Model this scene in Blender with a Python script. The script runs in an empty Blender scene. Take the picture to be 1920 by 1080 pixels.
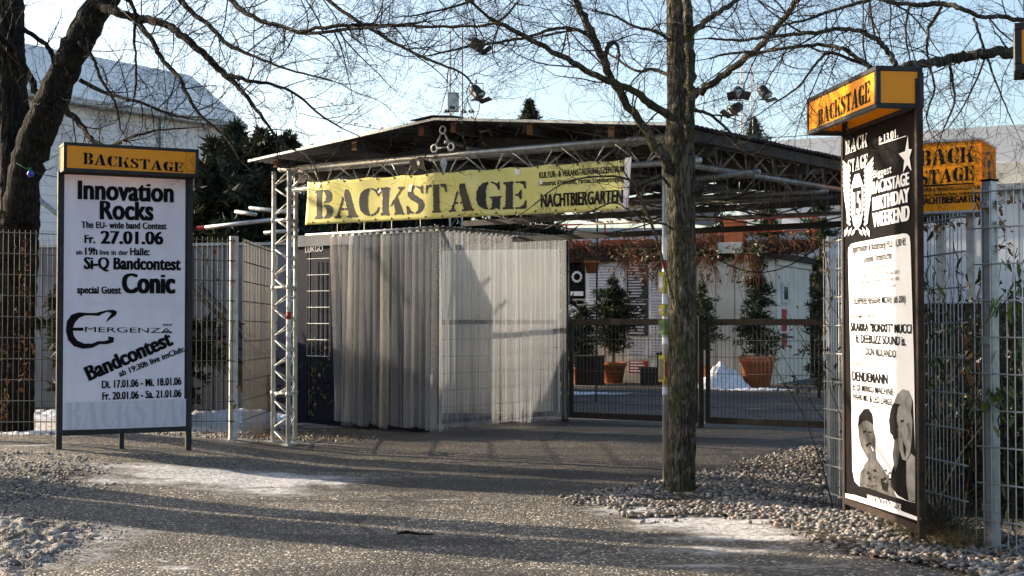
import bpy, bmesh, math, random
from mathutils import Vector, noise
from mathutils.geometry import tessellate_polygon
import numpy as np
R = math.radians
S = bpy.context.scene
COL = S.collection
# ------------------------------------------------------------------ camera, world, sun, exposure
CAM_H, F_PX, PITCH = 1.30, 2500.0, math.atan(58 / 2500)
cd = bpy.data.cameras.new('camera'); cam = bpy.data.objects.new('camera', cd); COL.objects.link(cam)
cam.location = (0, 0, CAM_H); cam.rotation_euler = (R(90) + PITCH, 0, 0)
cd.sensor_width = 36; cd.lens = 36 * F_PX / 1920; cd.clip_start = 0.1; cd.clip_end = 2000
S.camera = cam
SUN_EL = R(17.5); TO_SUN = Vector((-0.913, 0.408)).normalized()
w = bpy.data.worlds.new('World'); S.world = w; w.use_nodes = True
nt = w.node_tree; nt.nodes.clear()
sky = nt.nodes.new('ShaderNodeTexSky'); sky.sky_type = 'NISHITA'; sky.sun_disc = False
sky.sun_elevation = SUN_EL; sky.sun_rotation = math.atan2(TO_SUN.x, TO_SUN.y)
sky.air_density = 1.0; sky.dust_density = 2.2; sky.ozone_density = 1.3
bg = nt.nodes.new('ShaderNodeBackground'); bg.inputs[1].default_value = 0.13
wo = nt.nodes.new('ShaderNodeOutputWorld')
nt.links.new(sky.outputs[0], bg.inputs[0]); nt.links.new(bg.outputs[0], wo.inputs[0])
sd = bpy.data.lights.new('sun', 'SUN'); sd.energy = 5.0; sd.angle = R(0.53); sd.color = (1.0, 0.84, 0.64)
so = bpy.data.objects.new('sun', sd); COL.objects.link(so)
tosun3 = Vector((TO_SUN.x * math.cos(SUN_EL), TO_SUN.y * math.cos(SUN_EL), math.sin(SUN_EL)))
so.rotation_euler = tosun3.to_track_quat('Z', 'Y').to_euler(); so.location = (-8, 12, 12)
S.view_settings.view_transform = 'Standard'; S.view_settings.look = 'None'
S.view_settings.exposure = 1.25; S.view_settings.gamma = 1; S.view_settings.use_curve_mapping = False
S.cycles.max_bounces = 8; S.cycles.transparent_max_bounces = 24

# ------------------------------------------------------------------ measuring helpers
FW = Vector((0, math.cos(PITCH), math.sin(PITCH))); UP = Vector((0, -math.sin(PITCH), math.cos(PITCH)))
def ray(px, py): return Vector(((px - 960) / F_PX, 0, 0)) + UP * ((540 - py) / F_PX) + FW
def W(px, py, Y):
    d = ray(px, py); return Vector((0, 0, CAM_H)) + d * (Y / d.y)
def G(px, py, z=0.0):
    d = ray(px, py); return Vector((0, 0, CAM_H)) + d * ((z - CAM_H) / d.z)
def XZ(px, py, Y): p = W(px, py, Y); return p.x, p.z
class Frame:
    """a vertical plane standing in the place: local x along it, local y inwards"""
    def __init__(s, x0, y0, x1, y1):
        s.o = Vector((x0, y0, 0)); d = Vector((x1 - x0, y1 - y0, 0)); s.w = d.length; s.d = d.normalized()
        s.a = math.atan2(s.d.y, s.d.x); s.n = Vector((-s.d.y, s.d.x, 0))
    def q(s, px, py, off=0.0):
        o = s.o + s.n * off; r = ray(px, py); c = Vector((0, 0, CAM_H))
        t = (o - c).dot(s.n) / r.dot(s.n); p = c + r * t; return (p - s.o).dot(s.d), p.z
    def p(s, x, y, z): return s.o + s.d * x + s.n * y + Vector((0, 0, z))
def sst(a, b, x):
    t = max(0.0, min(1.0, (x - a) / (b - a))); return t * t * (3 - 2 * t)
def zg(x, y):
    z = 0.16 * sst(-1.2, -4.2, x) * sst(7.6, 12.2, y) * (1 - sst(13.2, 15, y))
    z += 0.03 * sst(1.2, 2.2, x) * (1 - sst(8.2, 9.4, y)) - 0.05 * sst(1.6, 2.3, x) * sst(8.6, 9.6, y) * (1 - sst(10, 12, y))
    return z

# ------------------------------------------------------------------ materials
def M(name, col=(.5, .5, .5), rough=.7, metal=0.0, var=0.0, scale=6.0, col2=None, bump=0.0, bscale=None, stretch=(1, 1, 1), spec=.2, detail=5, rvar=0.0, coat=0.0, rand=0.0):
    m = bpy.data.materials.new(name); m.use_nodes = True; n = m.node_tree; b = n.nodes['Principled BSDF']
    b.inputs['Roughness'].default_value = rough; b.inputs['Metallic'].default_value = metal
    b.inputs['Specular IOR Level'].default_value = spec; b.inputs['Coat Weight'].default_value = coat
    tc = n.nodes.new('ShaderNodeTexCoord'); mp = n.nodes.new('ShaderNodeMapping'); mp.inputs['Scale'].default_value = stretch
    n.links.new(tc.outputs['Object'], mp.inputs[0])
    b.inputs['Base Color'].default_value = (*col, 1)
    last = None
    if col2 is None and var: col2 = tuple(max(0, c * (1 - var)) for c in col)
    if col2 is not None:
        nz = n.nodes.new('ShaderNodeTexNoise'); nz.inputs['Scale'].default_value = scale; nz.inputs['Detail'].default_value = detail
        n.links.new(mp.outputs[0], nz.inputs[0])
        cr = n.nodes.new('ShaderNodeValToRGB'); cr.color_ramp.elements[0].position = .35; cr.color_ramp.elements[1].position = .65
        cr.color_ramp.elements[0].color = (*col, 1); cr.color_ramp.elements[1].color = (*col2, 1)
        n.links.new(nz.outputs[0], cr.inputs[0]); n.links.new(cr.outputs[0], b.inputs['Base Color']); last = cr.outputs[0]
        if rvar:
            mr = n.nodes.new('ShaderNodeMapRange'); mr.inputs[3].default_value = rough - rvar; mr.inputs[4].default_value = rough + rvar
            n.links.new(nz.outputs[0], mr.inputs[0]); n.links.new(mr.outputs[0], b.inputs['Roughness'])
    if rand:
        oi = n.nodes.new('ShaderNodeObjectInfo'); hs = n.nodes.new('ShaderNodeHueSaturation')
        mr = n.nodes.new('ShaderNodeMapRange'); mr.inputs[3].default_value = 1 - rand; mr.inputs[4].default_value = 1 + rand
        n.links.new(oi.outputs['Random'], mr.inputs[0]); n.links.new(mr.outputs[0], hs.inputs['Value'])
        if last: n.links.new(last, hs.inputs['Color'])
        else: hs.inputs['Color'].default_value = (*col, 1)
        n.links.new(hs.outputs[0], b.inputs['Base Color'])
    if bump:
        nb = n.nodes.new('ShaderNodeTexNoise'); nb.inputs['Scale'].default_value = bscale or scale * 3; nb.inputs['Detail'].default_value = 6
        n.links.new(mp.outputs[0], nb.inputs[0])
        bp = n.nodes.new('ShaderNodeBump'); bp.inputs['Strength'].default_value = min(1, bump); bp.inputs['Distance'].default_value = .01 * max(1, bump)
        n.links.new(nb.outputs[0], bp.inputs['Height']); n.links.new(bp.outputs[0], b.inputs['Normal'])
    return m
def attr_mat(name, attr='tint', rough=.75, mul=(1, 1, 1), bump=0, bscale=60, trans=0.0):
    m = bpy.data.materials.new(name); m.use_nodes = True; n = m.node_tree; b = n.nodes['Principled BSDF']
    b.inputs['Roughness'].default_value = rough
    a = n.nodes.new('ShaderNodeAttribute'); a.attribute_name = attr
    n.links.new(a.outputs['Color'], b.inputs['Base Color'])
    if trans:
        t = n.nodes.new('ShaderNodeBsdfTranslucent'); mx = n.nodes.new('ShaderNodeMixShader'); mx.inputs[0].default_value = trans
        n.links.new(a.outputs['Color'], t.inputs[0]); n.links.new(b.outputs[0], mx.inputs[1]); n.links.new(t.outputs[0], mx.inputs[2])
        n.links.new(mx.outputs[0], n.nodes['Material Output'].inputs[0])
    if bump:
        tc = n.nodes.new('ShaderNodeTexCoord'); nb = n.nodes.new('ShaderNodeTexNoise'); nb.inputs['Scale'].default_value = bscale
        n.links.new(tc.outputs['Object'], nb.inputs[0]); bp = n.nodes.new('ShaderNodeBump'); bp.inputs['Strength'].default_value = bump
        bp.inputs['Distance'].default_value = .004
        n.links.new(nb.outputs[0], bp.inputs['Height']); n.links.new(bp.outputs[0], b.inputs['Normal'])
    return m
galv = M('galvanised_steel', (.42, .43, .44), .42, .65, scale=14, col2=(.30, .31, .32), bump=.1, rvar=.12)
alu = M('aluminium_tube', (.62, .62, .60), .38, .7, scale=10, col2=(.42, .42, .41), bump=.12, rvar=.14, stretch=(1, 1, .4))
alu_dull = M('weathered_aluminium', (.36, .36, .35), .5, .55, scale=9, col2=(.2, .2, .2), bump=.15)
white_metal = M('whitish_painted_metal', (.62, .61, .58), .5, .15, scale=10, col2=(.42, .41, .38), bump=.15)
darkframe = M('dark_grey_frame', (.035, .037, .04), .5, .2, scale=9, col2=(.022, .022, .024), bump=.12)
brownframe = M('brown_rusty_frame', (.05, .03, .022), .7, .2, scale=14, col2=(.022, .016, .014), bump=.3)
ruststeel = M('brown_gate_steel', (.045, .038, .032), .7, .3, scale=10, col2=(.07, .056, .044), bump=.35)
darkwire = M('dark_gate_wire', (.10, .095, .09), .55, .4)
galvwire = M('galvanised_wire', (.60, .60, .58), .5, .25, scale=8, col2=(.45, .45, .44))
greywire = M('dull_grey_wire', (.15, .15, .145), .6, .3, scale=8, col2=(.10, .10, .095))
orange = M('orange_acrylic', (.84, .30, .006), .25, 0, scale=3, col2=(.74, .25, .005), bump=.03, bscale=4, spec=.2)
orange2 = M('orange_acrylic_side', (.95, .25, .01), .6, 0, scale=3, col2=(.85, .21, .008), spec=.02)
black = M('black_print', (.005, .005, .006), .6, spec=.08)
inkpaper = M('black_poster_ink', (.005, .0045, .005), .7, scale=9, col2=(.010, .009, .009), bump=.2, bscale=5, spec=.05)
paper = M('white_poster_paper', (.78, .74, .82), .7, scale=5, col2=(.70, .66, .75), bump=.35, bscale=7, stretch=(1.2, 1, .5))
paper2 = M('glossy_white_paper', (.80, .80, .82), .45, scale=5, col2=(.73, .73, .76), bump=.3, bscale=6)
greyink = M('grey_print', (.32, .33, .38), .6, scale=20, col2=(.5, .5, .56))
greyink2 = M('light_grey_print', (.60, .60, .66), .6)
midink = M('mid_grey_print', (.03, .03, .03), .5, scale=16, col2=(.10, .095, .09), detail=8)
skinink = M('pale_grey_print', (.15, .145, .14), .5, scale=10, col2=(.30, .29, .28), detail=8)
bannermat = M('yellow_banner_vinyl', (.62, .56, .16), .33, 0, scale=3, col2=(.70, .64, .25), bump=.25, bscale=4, coat=.2)
bannerink = M('worn_black_banner_ink', (.009, .010, .012), .4, 0, scale=9, col2=(.022, .024, .027), spec=.2)
corr = M('corrugated_sheet_metal', (.07, .072, .078), .5, .3, scale=6, col2=(.028, .028, .03), bump=.15)
wood = M('weathered_grey_wood', (.075, .07, .06), .85, 0, scale=6, col2=(.045, .04, .036), bump=.5, bscale=20, stretch=(1, 1, 1))
orangewood = M('orange_painted_wood', (.11, .045, .02), .8)
def barkmat(name, c1, c2, mossc, mamt, bsc=24):
    m = M(name, c1, .95, 0, scale=9, col2=c2, bump=0); n = m.node_tree; b = n.nodes['Principled BSDF']; N = n.nodes.new; L = n.links.new
    tc = N('ShaderNodeTexCoord'); mp = N('ShaderNodeMapping'); mp.inputs['Scale'].default_value = (1, 1, .16); L(tc.outputs['Object'], mp.inputs[0])
    v = N('ShaderNodeTexVoronoi'); v.feature = 'DISTANCE_TO_EDGE'; v.inputs['Scale'].default_value = bsc * 1.3; nz = N('ShaderNodeTexNoise'); nz.inputs['Scale'].default_value = bsc; nz.inputs['Detail'].default_value = 7
    w_ = N('ShaderNodeMixRGB'); w_.inputs[0].default_value = .12; L(mp.outputs[0], w_.inputs[1]); L(nz.outputs['Color'], w_.inputs[2]); L(mp.outputs[0], nz.inputs[0]); L(w_.outputs[0], v.inputs[0])
    ad = N('ShaderNodeMath'); ad.operation = 'MULTIPLY_ADD'; ad.inputs[1].default_value = 2.2; L(v.outputs[0], ad.inputs[0]); L(nz.outputs[0], ad.inputs[2])
    bp = N('ShaderNodeBump'); bp.inputs['Strength'].default_value = 1; bp.inputs['Distance'].default_value = .06; L(ad.outputs[0], bp.inputs['Height']); L(bp.outputs[0], b.inputs['Normal'])
    n2 = N('ShaderNodeTexNoise'); n2.inputs['Scale'].default_value = 3.2; n2.inputs['Detail'].default_value = 9; n2.inputs['Roughness'].default_value = .75; L(tc.outputs['Object'], n2.inputs[0])
    mr = N('ShaderNodeMapRange'); mr.inputs[1].default_value = .5; mr.inputs[2].default_value = .62; mr.inputs[4].default_value = mamt; L(n2.outputs[0], mr.inputs[0])
    src = b.inputs['Base Color'].links[0].from_socket; fm = N('ShaderNodeMapRange'); fm.inputs[1].default_value = .02; fm.inputs[2].default_value = .22; fm.inputs[3].default_value = .22; fm.inputs[4].default_value = 1.25; L(v.outputs[0], fm.inputs[0]); m0 = N('ShaderNodeMixRGB'); m0.blend_type = 'MULTIPLY'; m0.inputs[0].default_value = 1; L(src, m0.inputs[1]); L(fm.outputs[0], m0.inputs[2]); src = m0.outputs[0]; mx = N('ShaderNodeMixRGB'); mx.inputs[2].default_value = (*mossc, 1); L(mr.outputs[0], mx.inputs[0]); L(src, mx.inputs[1]); L(mx.outputs[0], b.inputs['Base Color'])
    return m
bark = barkmat('grey_brown_bark', (.27, .235, .175), (.13, .115, .085), (.10, .115, .03), .8)
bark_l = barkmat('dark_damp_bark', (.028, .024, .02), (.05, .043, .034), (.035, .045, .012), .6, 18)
bark_old = M('grey_brown_bark', (.105, .085, .06), .95, 0, scale=9, col2=(.045, .038, .028), bump=4.0, bscale=26, stretch=(1, 1, .22))
bark_dark = M('dark_wet_bark', (.022, .019, .017), .9, 0, scale=7, col2=(.04, .037, .03), bump=3.0, bscale=20, stretch=(1, 1, .25))
twigmat = M('dark_twig_bark', (.022, .017, .014), .8, 0, scale=7, col2=(.038, .03, .024))
twigmat2 = M('brown_twig_bark', (.04, .03, .022), .85, 0, scale=7, col2=(.026, .02, .016))
moss = M('green_bark_moss', (.045, .06, .012), 1.0, 0, scale=40, col2=(.025, .035, .01), bump=1, bscale=120)
whitewall = M('white_hall_cladding', (.62, .62, .63), .6, 0, scale=.8, col2=(.54, .54, .56), bump=.06)
hallroof = M('pale_hall_roof', (.80, .77, .72), .6, 0, scale=.5, col2=(.72, .70, .66))
creamwall = M('cream_container_paint', (.66, .62, .54), .6, 0, scale=2, col2=(.55, .51, .43), bump=.1)
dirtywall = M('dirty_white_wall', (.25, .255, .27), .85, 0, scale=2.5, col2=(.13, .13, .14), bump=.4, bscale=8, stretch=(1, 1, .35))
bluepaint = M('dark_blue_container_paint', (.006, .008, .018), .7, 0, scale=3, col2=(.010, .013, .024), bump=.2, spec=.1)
terracotta = M('terracotta', (.48, .15, .06), .75, 0, scale=9, col2=(.38, .11, .045), bump=.1)
redpaint = M('red_painted_steel', (.35, .035, .02), .6)
snowmat = M('old_snow', (.72, .73, .76), .85, 0, scale=16, col2=(.55, .55, .56), bump=1.5, bscale=30)
icemat = M('dirty_ice_crust', (.40, .37, .33), .85, 0, scale=9, col2=(.07, .06, .05), bump=3.0, bscale=45, detail=9)
blackmetal = M('black_lamp_housing', (.025, .025, .027), .45, .4, bump=.1)
cloth = M('dark_grey_awning_cloth', (.085, .078, .07), .9, 0, scale=5, col2=(.065, .06, .055))
cable = M('black_cable', (.02, .02, .022), .6)
pebble = attr_mat('river_pebbles', rough=.7, bump=.25)
needle = attr_mat('conifer_needles', rough=.8, trans=.15)
leafm = attr_mat('plant_leaves', rough=.5, trans=.25)
dryleaf = M('dry_brown_leaf', (.22, .115, .045), .9, rand=.5)
greenleaf = M('green_bamboo_leaf', (.085, .12, .035), .45, rand=.5)
straw = M('dry_straw', (.26, .20, .11), .9, scale=30, col2=(.16, .12, .06))
drystem = M('reddish_dry_stems', (.20, .085, .04), .9, scale=8, col2=(.11, .055, .03))
soil = M('dark_soil', (.035, .028, .022), 1, 0, scale=10, col2=(.06, .048, .036), bump=2, bscale=30)
glassdark = M('dark_glass', (.03, .035, .04), .1)
lens = M('lamp_lens', (.5, .5, .48), .15, .3)
blueglass = M('blue_bulb_glass', (.03, .05, .5), .15, coat=1)
yellowst = M('yellow_sticker', (.42, .36, .06), .5, scale=40, col2=(.25, .22, .05)); redst = M('red_sticker', (.42, .05, .03), .5, scale=30, col2=(.3, .04, .03))
greenst = M('green_sticker', (.16, .26, .06), .5, scale=30, col2=(.1, .16, .05)); whitest = M('white_sticker', (.75, .75, .75), .5)

def pvc():
    m = bpy.data.materials.new('milky_pvc_strip'); m.use_nodes = True; n = m.node_tree; n.nodes.remove(n.nodes['Principled BSDF'])
    out = n.nodes['Material Output']; N = n.nodes.new; L = n.links.new
    tc = N('ShaderNodeTexCoord'); mp = N('ShaderNodeMapping'); mp.inputs['Scale'].default_value = (2.2, 2.2, .8); L(tc.outputs['Object'], mp.inputs[0])
    nz = N('ShaderNodeTexNoise'); nz.inputs['Scale'].default_value = 2.0; nz.inputs['Detail'].default_value = 3; L(mp.outputs[0], nz.inputs[0])
    mr = N('ShaderNodeMapRange'); mr.inputs[1].default_value = .3; mr.inputs[2].default_value = .7; mr.inputs[3].default_value = .06; mr.inputs[4].default_value = .38
    L(nz.outputs[0], mr.inputs[0])
    tr = N('ShaderNodeBsdfTransparent'); tr.inputs[0].default_value = (.88, .90, .94, 1)
    tl = N('ShaderNodeBsdfTranslucent'); tl.inputs[0].default_value = (.45, .46, .47, 1)
    df = N('ShaderNodeBsdfDiffuse'); df.inputs[0].default_value = (.58, .60, .65, 1)
    m1 = N('ShaderNodeMixShader'); m1.inputs[0].default_value = .45; L(tl.outputs[0], m1.inputs[1]); L(df.outputs[0], m1.inputs[2])
    m2 = N('ShaderNodeMixShader'); L(mr.outputs[0], m2.inputs[0]); L(tr.outputs[0], m2.inputs[1]); L(m1.outputs[0], m2.inputs[2])
    gl = N('ShaderNodeBsdfGlossy'); gl.inputs['Roughness'].default_value = .16
    nb = N('ShaderNodeTexNoise'); nb.inputs['Scale'].default_value = 5; L(tc.outputs['Object'], nb.inputs[0])
    bp = N('ShaderNodeBump'); bp.inputs['Strength'].default_value = .25; bp.inputs['Distance'].default_value = .02; L(nb.outputs[0], bp.inputs['Height']); L(bp.outputs[0], gl.inputs['Normal'])
    fr = N('ShaderNodeFresnel'); fr.inputs[0].default_value = 1.5; L(bp.outputs[0], fr.inputs['Normal'])
    m3 = N('ShaderNodeMixShader'); L(fr.outputs[0], m3.inputs[0]); L(m2.outputs[0], m3.inputs[1]); L(gl.outputs[0], m3.inputs[2])
    L(m3.outputs[0], out.inputs[0]); return m
pvcmat = pvc()
pvcedge = pvcmat.copy(); pvcedge.name = 'milky_pvc_cut_edge'
for nd in pvcedge.node_tree.nodes:
    if nd.type == 'MAP_RANGE': nd.inputs[3].default_value = .25; nd.inputs[4].default_value = .60
lidmat = bpy.data.materials.new('white_translucent_lid'); lidmat.use_nodes = True
_n = lidmat.node_tree; _t = _n.nodes.new('ShaderNodeBsdfTranslucent'); _t.inputs[0].default_value = (.9, .9, .9, 1); _n.links.new(_t.outputs[0], _n.nodes['Material Output'].inputs[0])

def groundmat():
    m = bpy.data.materials.new('worn_asphalt_with_frost'); m.use_nodes = True; n = m.node_tree; b = n.nodes['Principled BSDF']; N = n.nodes.new; L = n.links.new
    tc = N('ShaderNodeTexCoord'); P = tc.outputs['Object']
    v = N('ShaderNodeTexVoronoi'); v.inputs['Scale'].default_value = 75; L(P, v.inputs[0])
    sp = N('ShaderNodeSeparateColor'); L(v.outputs['Color'], sp.inputs[0])
    cr = N('ShaderNodeValToRGB'); e = cr.color_ramp.elements; e[0].position = 0; e[0].color = (.045, .041, .037, 1); e[1].position = 1; e[1].color = (.85, .73, .56, 1)
    for p_, c_ in ((.5, (.085, .075, .063)), (.78, (.14, .122, .098)), (.91, (.34, .29, .22))):
        x = e.new(p_); x.color = (*c_, 1)
    L(sp.outputs[0], cr.inputs[0])
    # broad wear and damp
    nz = N('ShaderNodeTexNoise'); nz.inputs['Scale'].default_value = .55; nz.inputs['Detail'].default_value = 8; L(P, nz.inputs[0])
    wr = N('ShaderNodeMapRange'); wr.inputs[1].default_value = .35; wr.inputs[2].default_value = .65; wr.inputs[3].default_value = .55; wr.inputs[4].default_value = 1.2; L(nz.outputs[0], wr.inputs[0])
    mu = N('ShaderNodeMixRGB'); mu.blend_type = 'MULTIPLY'; mu.inputs[0].default_value = 1; L(cr.outputs[0], mu.inputs[1]); L(wr.outputs[0], mu.inputs[2])
    # cracks and damp patches
    ck = N('ShaderNodeTexVoronoi'); ck.feature = 'DISTANCE_TO_EDGE'; ck.inputs['Scale'].default_value = .55; n9 = N('ShaderNodeTexNoise'); n9.inputs['Scale'].default_value = 2.5; n9.inputs['Detail'].default_value = 6
    L(P, n9.inputs[0]); wm = N('ShaderNodeMixRGB'); wm.inputs[0].default_value = .22; L(P, wm.inputs[1]); L(n9.outputs['Color'], wm.inputs[2]); L(wm.outputs[0], ck.inputs[0])
    cm = N('ShaderNodeMapRange'); cm.inputs[1].default_value = .002; cm.inputs[2].default_value = .007; cm.inputs[3].default_value = .35; L(ck.outputs[0], cm.inputs[0])
    m9 = N('ShaderNodeMixRGB'); m9.blend_type = 'MULTIPLY'; m9.inputs[0].default_value = 1; L(mu.outputs[0], m9.inputs[1]); L(cm.outputs[0], m9.inputs[2])
    dn = N('ShaderNodeTexNoise'); dn.inputs['Scale'].default_value = .9; dn.inputs['Detail'].default_value = 7; mpd = N('ShaderNodeMapping'); mpd.inputs['Scale'].default_value = (.5, 1.4, 1); mpd.inputs['Location'].default_value = (3, 7, 0); L(P, mpd.inputs[0]); L(mpd.outputs[0], dn.inputs[0])
    dm = N('ShaderNodeMapRange'); dm.inputs[1].default_value = .52; dm.inputs[2].default_value = .6; dm.inputs[3].default_value = 1; dm.inputs[4].default_value = .42; L(dn.outputs[0], dm.inputs[0])
    m10 = N('ShaderNodeMixRGB'); m10.blend_type = 'MULTIPLY'; m10.inputs[0].default_value = 1; L(m9.outputs[0], m10.inputs[1]); L(dm.outputs[0], m10.inputs[2]); mu = m10
    ad_ = N('ShaderNodeAttribute'); ad_.attribute_name = 'dark_zone'; dr = N('ShaderNodeMapRange'); dr.inputs[3].default_value = 1; dr.inputs[4].default_value = .42; L(ad_.outputs['Fac'], dr.inputs[0])  # darker asphalt tone from the canopy front backwards
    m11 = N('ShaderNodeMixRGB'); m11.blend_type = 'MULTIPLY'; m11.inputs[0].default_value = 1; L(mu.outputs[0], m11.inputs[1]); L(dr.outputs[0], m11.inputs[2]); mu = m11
    # frost
    at = N('ShaderNodeAttribute'); at.attribute_name = 'frost'
    n2 = N('ShaderNodeTexNoise'); n2.inputs['Scale'].default_value = 2.6; n2.inputs['Detail'].default_value = 10; n2.inputs['Roughness'].default_value = .72
    mp = N('ShaderNodeMapping'); mp.inputs['Scale'].default_value = (1, 1.3, 1); mp.inputs['Rotation'].default_value = (0, 0, R(-15)); L(P, mp.inputs[0]); L(mp.outputs[0], n2.inputs[0])
    ad = N('ShaderNodeMath'); ad.operation = 'ADD'; L(at.outputs['Fac'], ad.inputs[0]); L(n2.outputs[0], ad.inputs[1])
    fr = N('ShaderNodeMapRange'); fr.inputs[1].default_value = .80; fr.inputs[2].default_value = .98; L(ad.outputs[0], fr.inputs[0])
    n3 = N('ShaderNodeTexNoise'); n3.inputs['Scale'].default_value = 30; n3.inputs['Detail'].default_value = 5; L(P, n3.inputs[0])
    sc = N('ShaderNodeValToRGB'); sc.color_ramp.elements[0].position = .3; sc.color_ramp.elements[0].color = (.24, .22, .20, 1); sc.color_ramp.elements[1].position = .62; sc.color_ramp.elements[1].color = (.74, .73, .73, 1); L(n3.outputs[0], sc.inputs[0])
    mx = N('ShaderNodeMixRGB'); L(fr.outputs[0], mx.inputs[0]); L(mu.outputs[0], mx.inputs[1]); L(sc.outputs[0], mx.inputs[2]); L(mx.outputs[0], b.inputs['Base Color'])
    rr = N('ShaderNodeMapRange'); rr.inputs[3].default_value = .55; rr.inputs[4].default_value = .85; L(nz.outputs[0], rr.inputs[0]); L(rr.outputs[0], b.inputs['Roughness'])
    b1 = N('ShaderNodeBump'); b1.inputs['Strength'].default_value = .8; b1.inputs['Distance'].default_value = .012; b1.invert = True; L(v.outputs['Distance'], b1.inputs['Height'])
    ml = N('ShaderNodeMath'); ml.operation = 'MULTIPLY'; L(fr.outputs[0], ml.inputs[0]); L(n2.outputs[0], ml.inputs[1])
    b2 = N('ShaderNodeBump'); b2.inputs['Strength'].default_value = .9; b2.inputs['Distance'].default_value = .07; L(ml.outputs[0], b2.inputs['Height']); L(b1.outputs[0], b2.inputs['Normal'])
    L(b2.outputs[0], b.inputs['Normal']); return m
asphalt = groundmat()

# ------------------------------------------------------------------ object helpers
def tag(o, label=None, cat=None, group=None, kind=None):
    if label: o['label'] = label
    if cat: o['category'] = cat
    if group: o['group'] = group
    if kind: o['kind'] = kind
    return o
def thing(name, label, cat, loc=(0, 0, 0), rz=0.0, group=None):
    o = bpy.data.objects.new(name, None); COL.objects.link(o); o.location = loc; o.rotation_euler = (0, 0, rz); o.empty_display_size = .2
    return tag(o, label, cat, group)
def link(name, me, parent=None, loc=(0, 0, 0), rot=(0, 0, 0)):
    o = bpy.data.objects.new(name, me); COL.objects.link(o); o.parent = parent; o.location = loc; o.rotation_euler = rot; return o
class MB:
    def __init__(s): s.v = []; s.f = []; s.c = []
    def face(s, pts, flip=False):
        b = len(s.v); s.v += [tuple(p) for p in pts]; idx = list(range(b, b + len(pts)))
        s.f.append(idx[::-1] if flip else idx)
    def box(s, x0, y0, z0, x1, y1, z1):
        b = len(s.v); s.v += [(x0, y0, z0), (x1, y0, z0), (x1, y1, z0), (x0, y1, z0), (x0, y0, z1), (x1, y0, z1), (x1, y1, z1), (x0, y1, z1)]
        for q in ((0, 3, 2, 1), (4, 5, 6, 7), (0, 1, 5, 4), (1, 2, 6, 5), (2, 3, 7, 6), (3, 0, 4, 7)): s.f.append([b + i for i in q])
        return s
    def beam(s, a, b_, w_, h_, up=Vector((0, 0, 1))):
        a = Vector(a); b_ = Vector(b_); d = (b_ - a).normalized(); sd_ = d.cross(up)
        if sd_.length < 1e-4: sd_ = Vector((1, 0, 0))
        sd_.normalize(); u = sd_.cross(d); k = len(s.v)
        for e in (a, b_):
            for i, j in ((-1, -1), (1, -1), (1, 1), (-1, 1)): s.v.append(tuple(e + sd_ * (i * w_ / 2) + u * (j * h_ / 2)))
        for q in ((3, 2, 1, 0), (4, 5, 6, 7), (0, 1, 5, 4), (1, 2, 6, 5), (2, 3, 7, 6), (3, 0, 4, 7)): s.f.append([k + i for i in q])
        return s
    def tube(s, pts, rad, n=8, cap=True):
        pts = [Vector(p) for p in pts]; rr = rad if isinstance(rad, (list, tuple)) else [rad] * len(pts); k = len(s.v); m = len(pts); ref = None
        for i, p in enumerate(pts):
            d = (pts[min(i + 1, m - 1)] - pts[max(i - 1, 0)])
            d = d.normalized() if d.length > 1e-9 else Vector((0, 0, 1))
            if ref is None: ref = d.orthogonal().normalized()
            ref = ref - d * ref.dot(d); ref = ref.normalized() if ref.length > 1e-6 else d.orthogonal().normalized()
            o = d.cross(ref)
            for j in range(n):
                a = 2 * math.pi * j / n; s.v.append(tuple(p + (ref * math.cos(a) + o * math.sin(a)) * rr[i]))
        for i in range(m - 1):
            for j in range(n):
                a = k + i * n + j; b = k + i * n + (j + 1) % n; s.f.append([a, b, b + n, a + n])
        if cap: s.f.append([k + j for j in range(n)][::-1]); s.f.append([k + (m - 1) * n + j for j in range(n)])
        return s
    def lathe(s, prof, n=20, c=(0, 0, 0)):
        k = len(s.v)
        for r, z in prof:
            for j in range(n): a = 2 * math.pi * j / n; s.v.append((c[0] + r * math.cos(a), c[1] + r * math.sin(a), c[2] + z))
        for i in range(len(prof) - 1):
            for j in range(n): a = k + i * n + j; b = k + i * n + (j + 1) % n; s.f.append([a, b, b + n, a + n])
        s.f.append([k + j for j in range(n)][::-1]); s.f.append([k + (len(prof) - 1) * n + j for j in range(n)]); return s
    def ball(s, c, r, n=8, sz=1.0):
        pr = [(r * math.sin(math.pi * i / n), -r * sz * math.cos(math.pi * i / n)) for i in range(n + 1)]; pr[0] = (r * .02, pr[0][1]); pr[-1] = (r * .02, pr[-1][1])
        return s.lathe(pr, n + 2, c)
    def poly2(s, pts, fn):
        """flat polygon in (x,z), fn maps it into 3D"""
        tr = tessellate_polygon([[Vector((p[0], p[1], 0)) for p in pts]]); k = len(s.v); s.v += [tuple(fn(p[0], p[1])) for p in pts]
        for t in tr: s.f.append([k + i for i in t])
        return s
    def mesh(s, name, mat, smooth=False, tint=None):
        me = bpy.data.meshes.new(name); me.from_pydata(s.v, [], s.f); me.materials.append(mat)
        if smooth: me.shade_smooth()
        if s.c:
            ca = me.color_attributes.new('tint', 'FLOAT_COLOR', 'POINT'); ca.data.foreach_set('color', np.array([(*c, 1) for c in s.c], dtype=np.float32).ravel())
        me.update(); return me
    def build(s, name, mat, parent=None, smooth=False, loc=(0, 0, 0), rot=(0, 0, 0)):
        return link(name, s.mesh(name, mat, smooth), parent, loc, rot)
def up(fr, y=0.0): return lambda x, z: (x, y, z)
def bev(o, wd=.004, seg=2):
    m = o.modifiers.new('edge', 'BEVEL'); m.width = wd; m.segments = seg; m.limit_method = 'ANGLE'; return o

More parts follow.
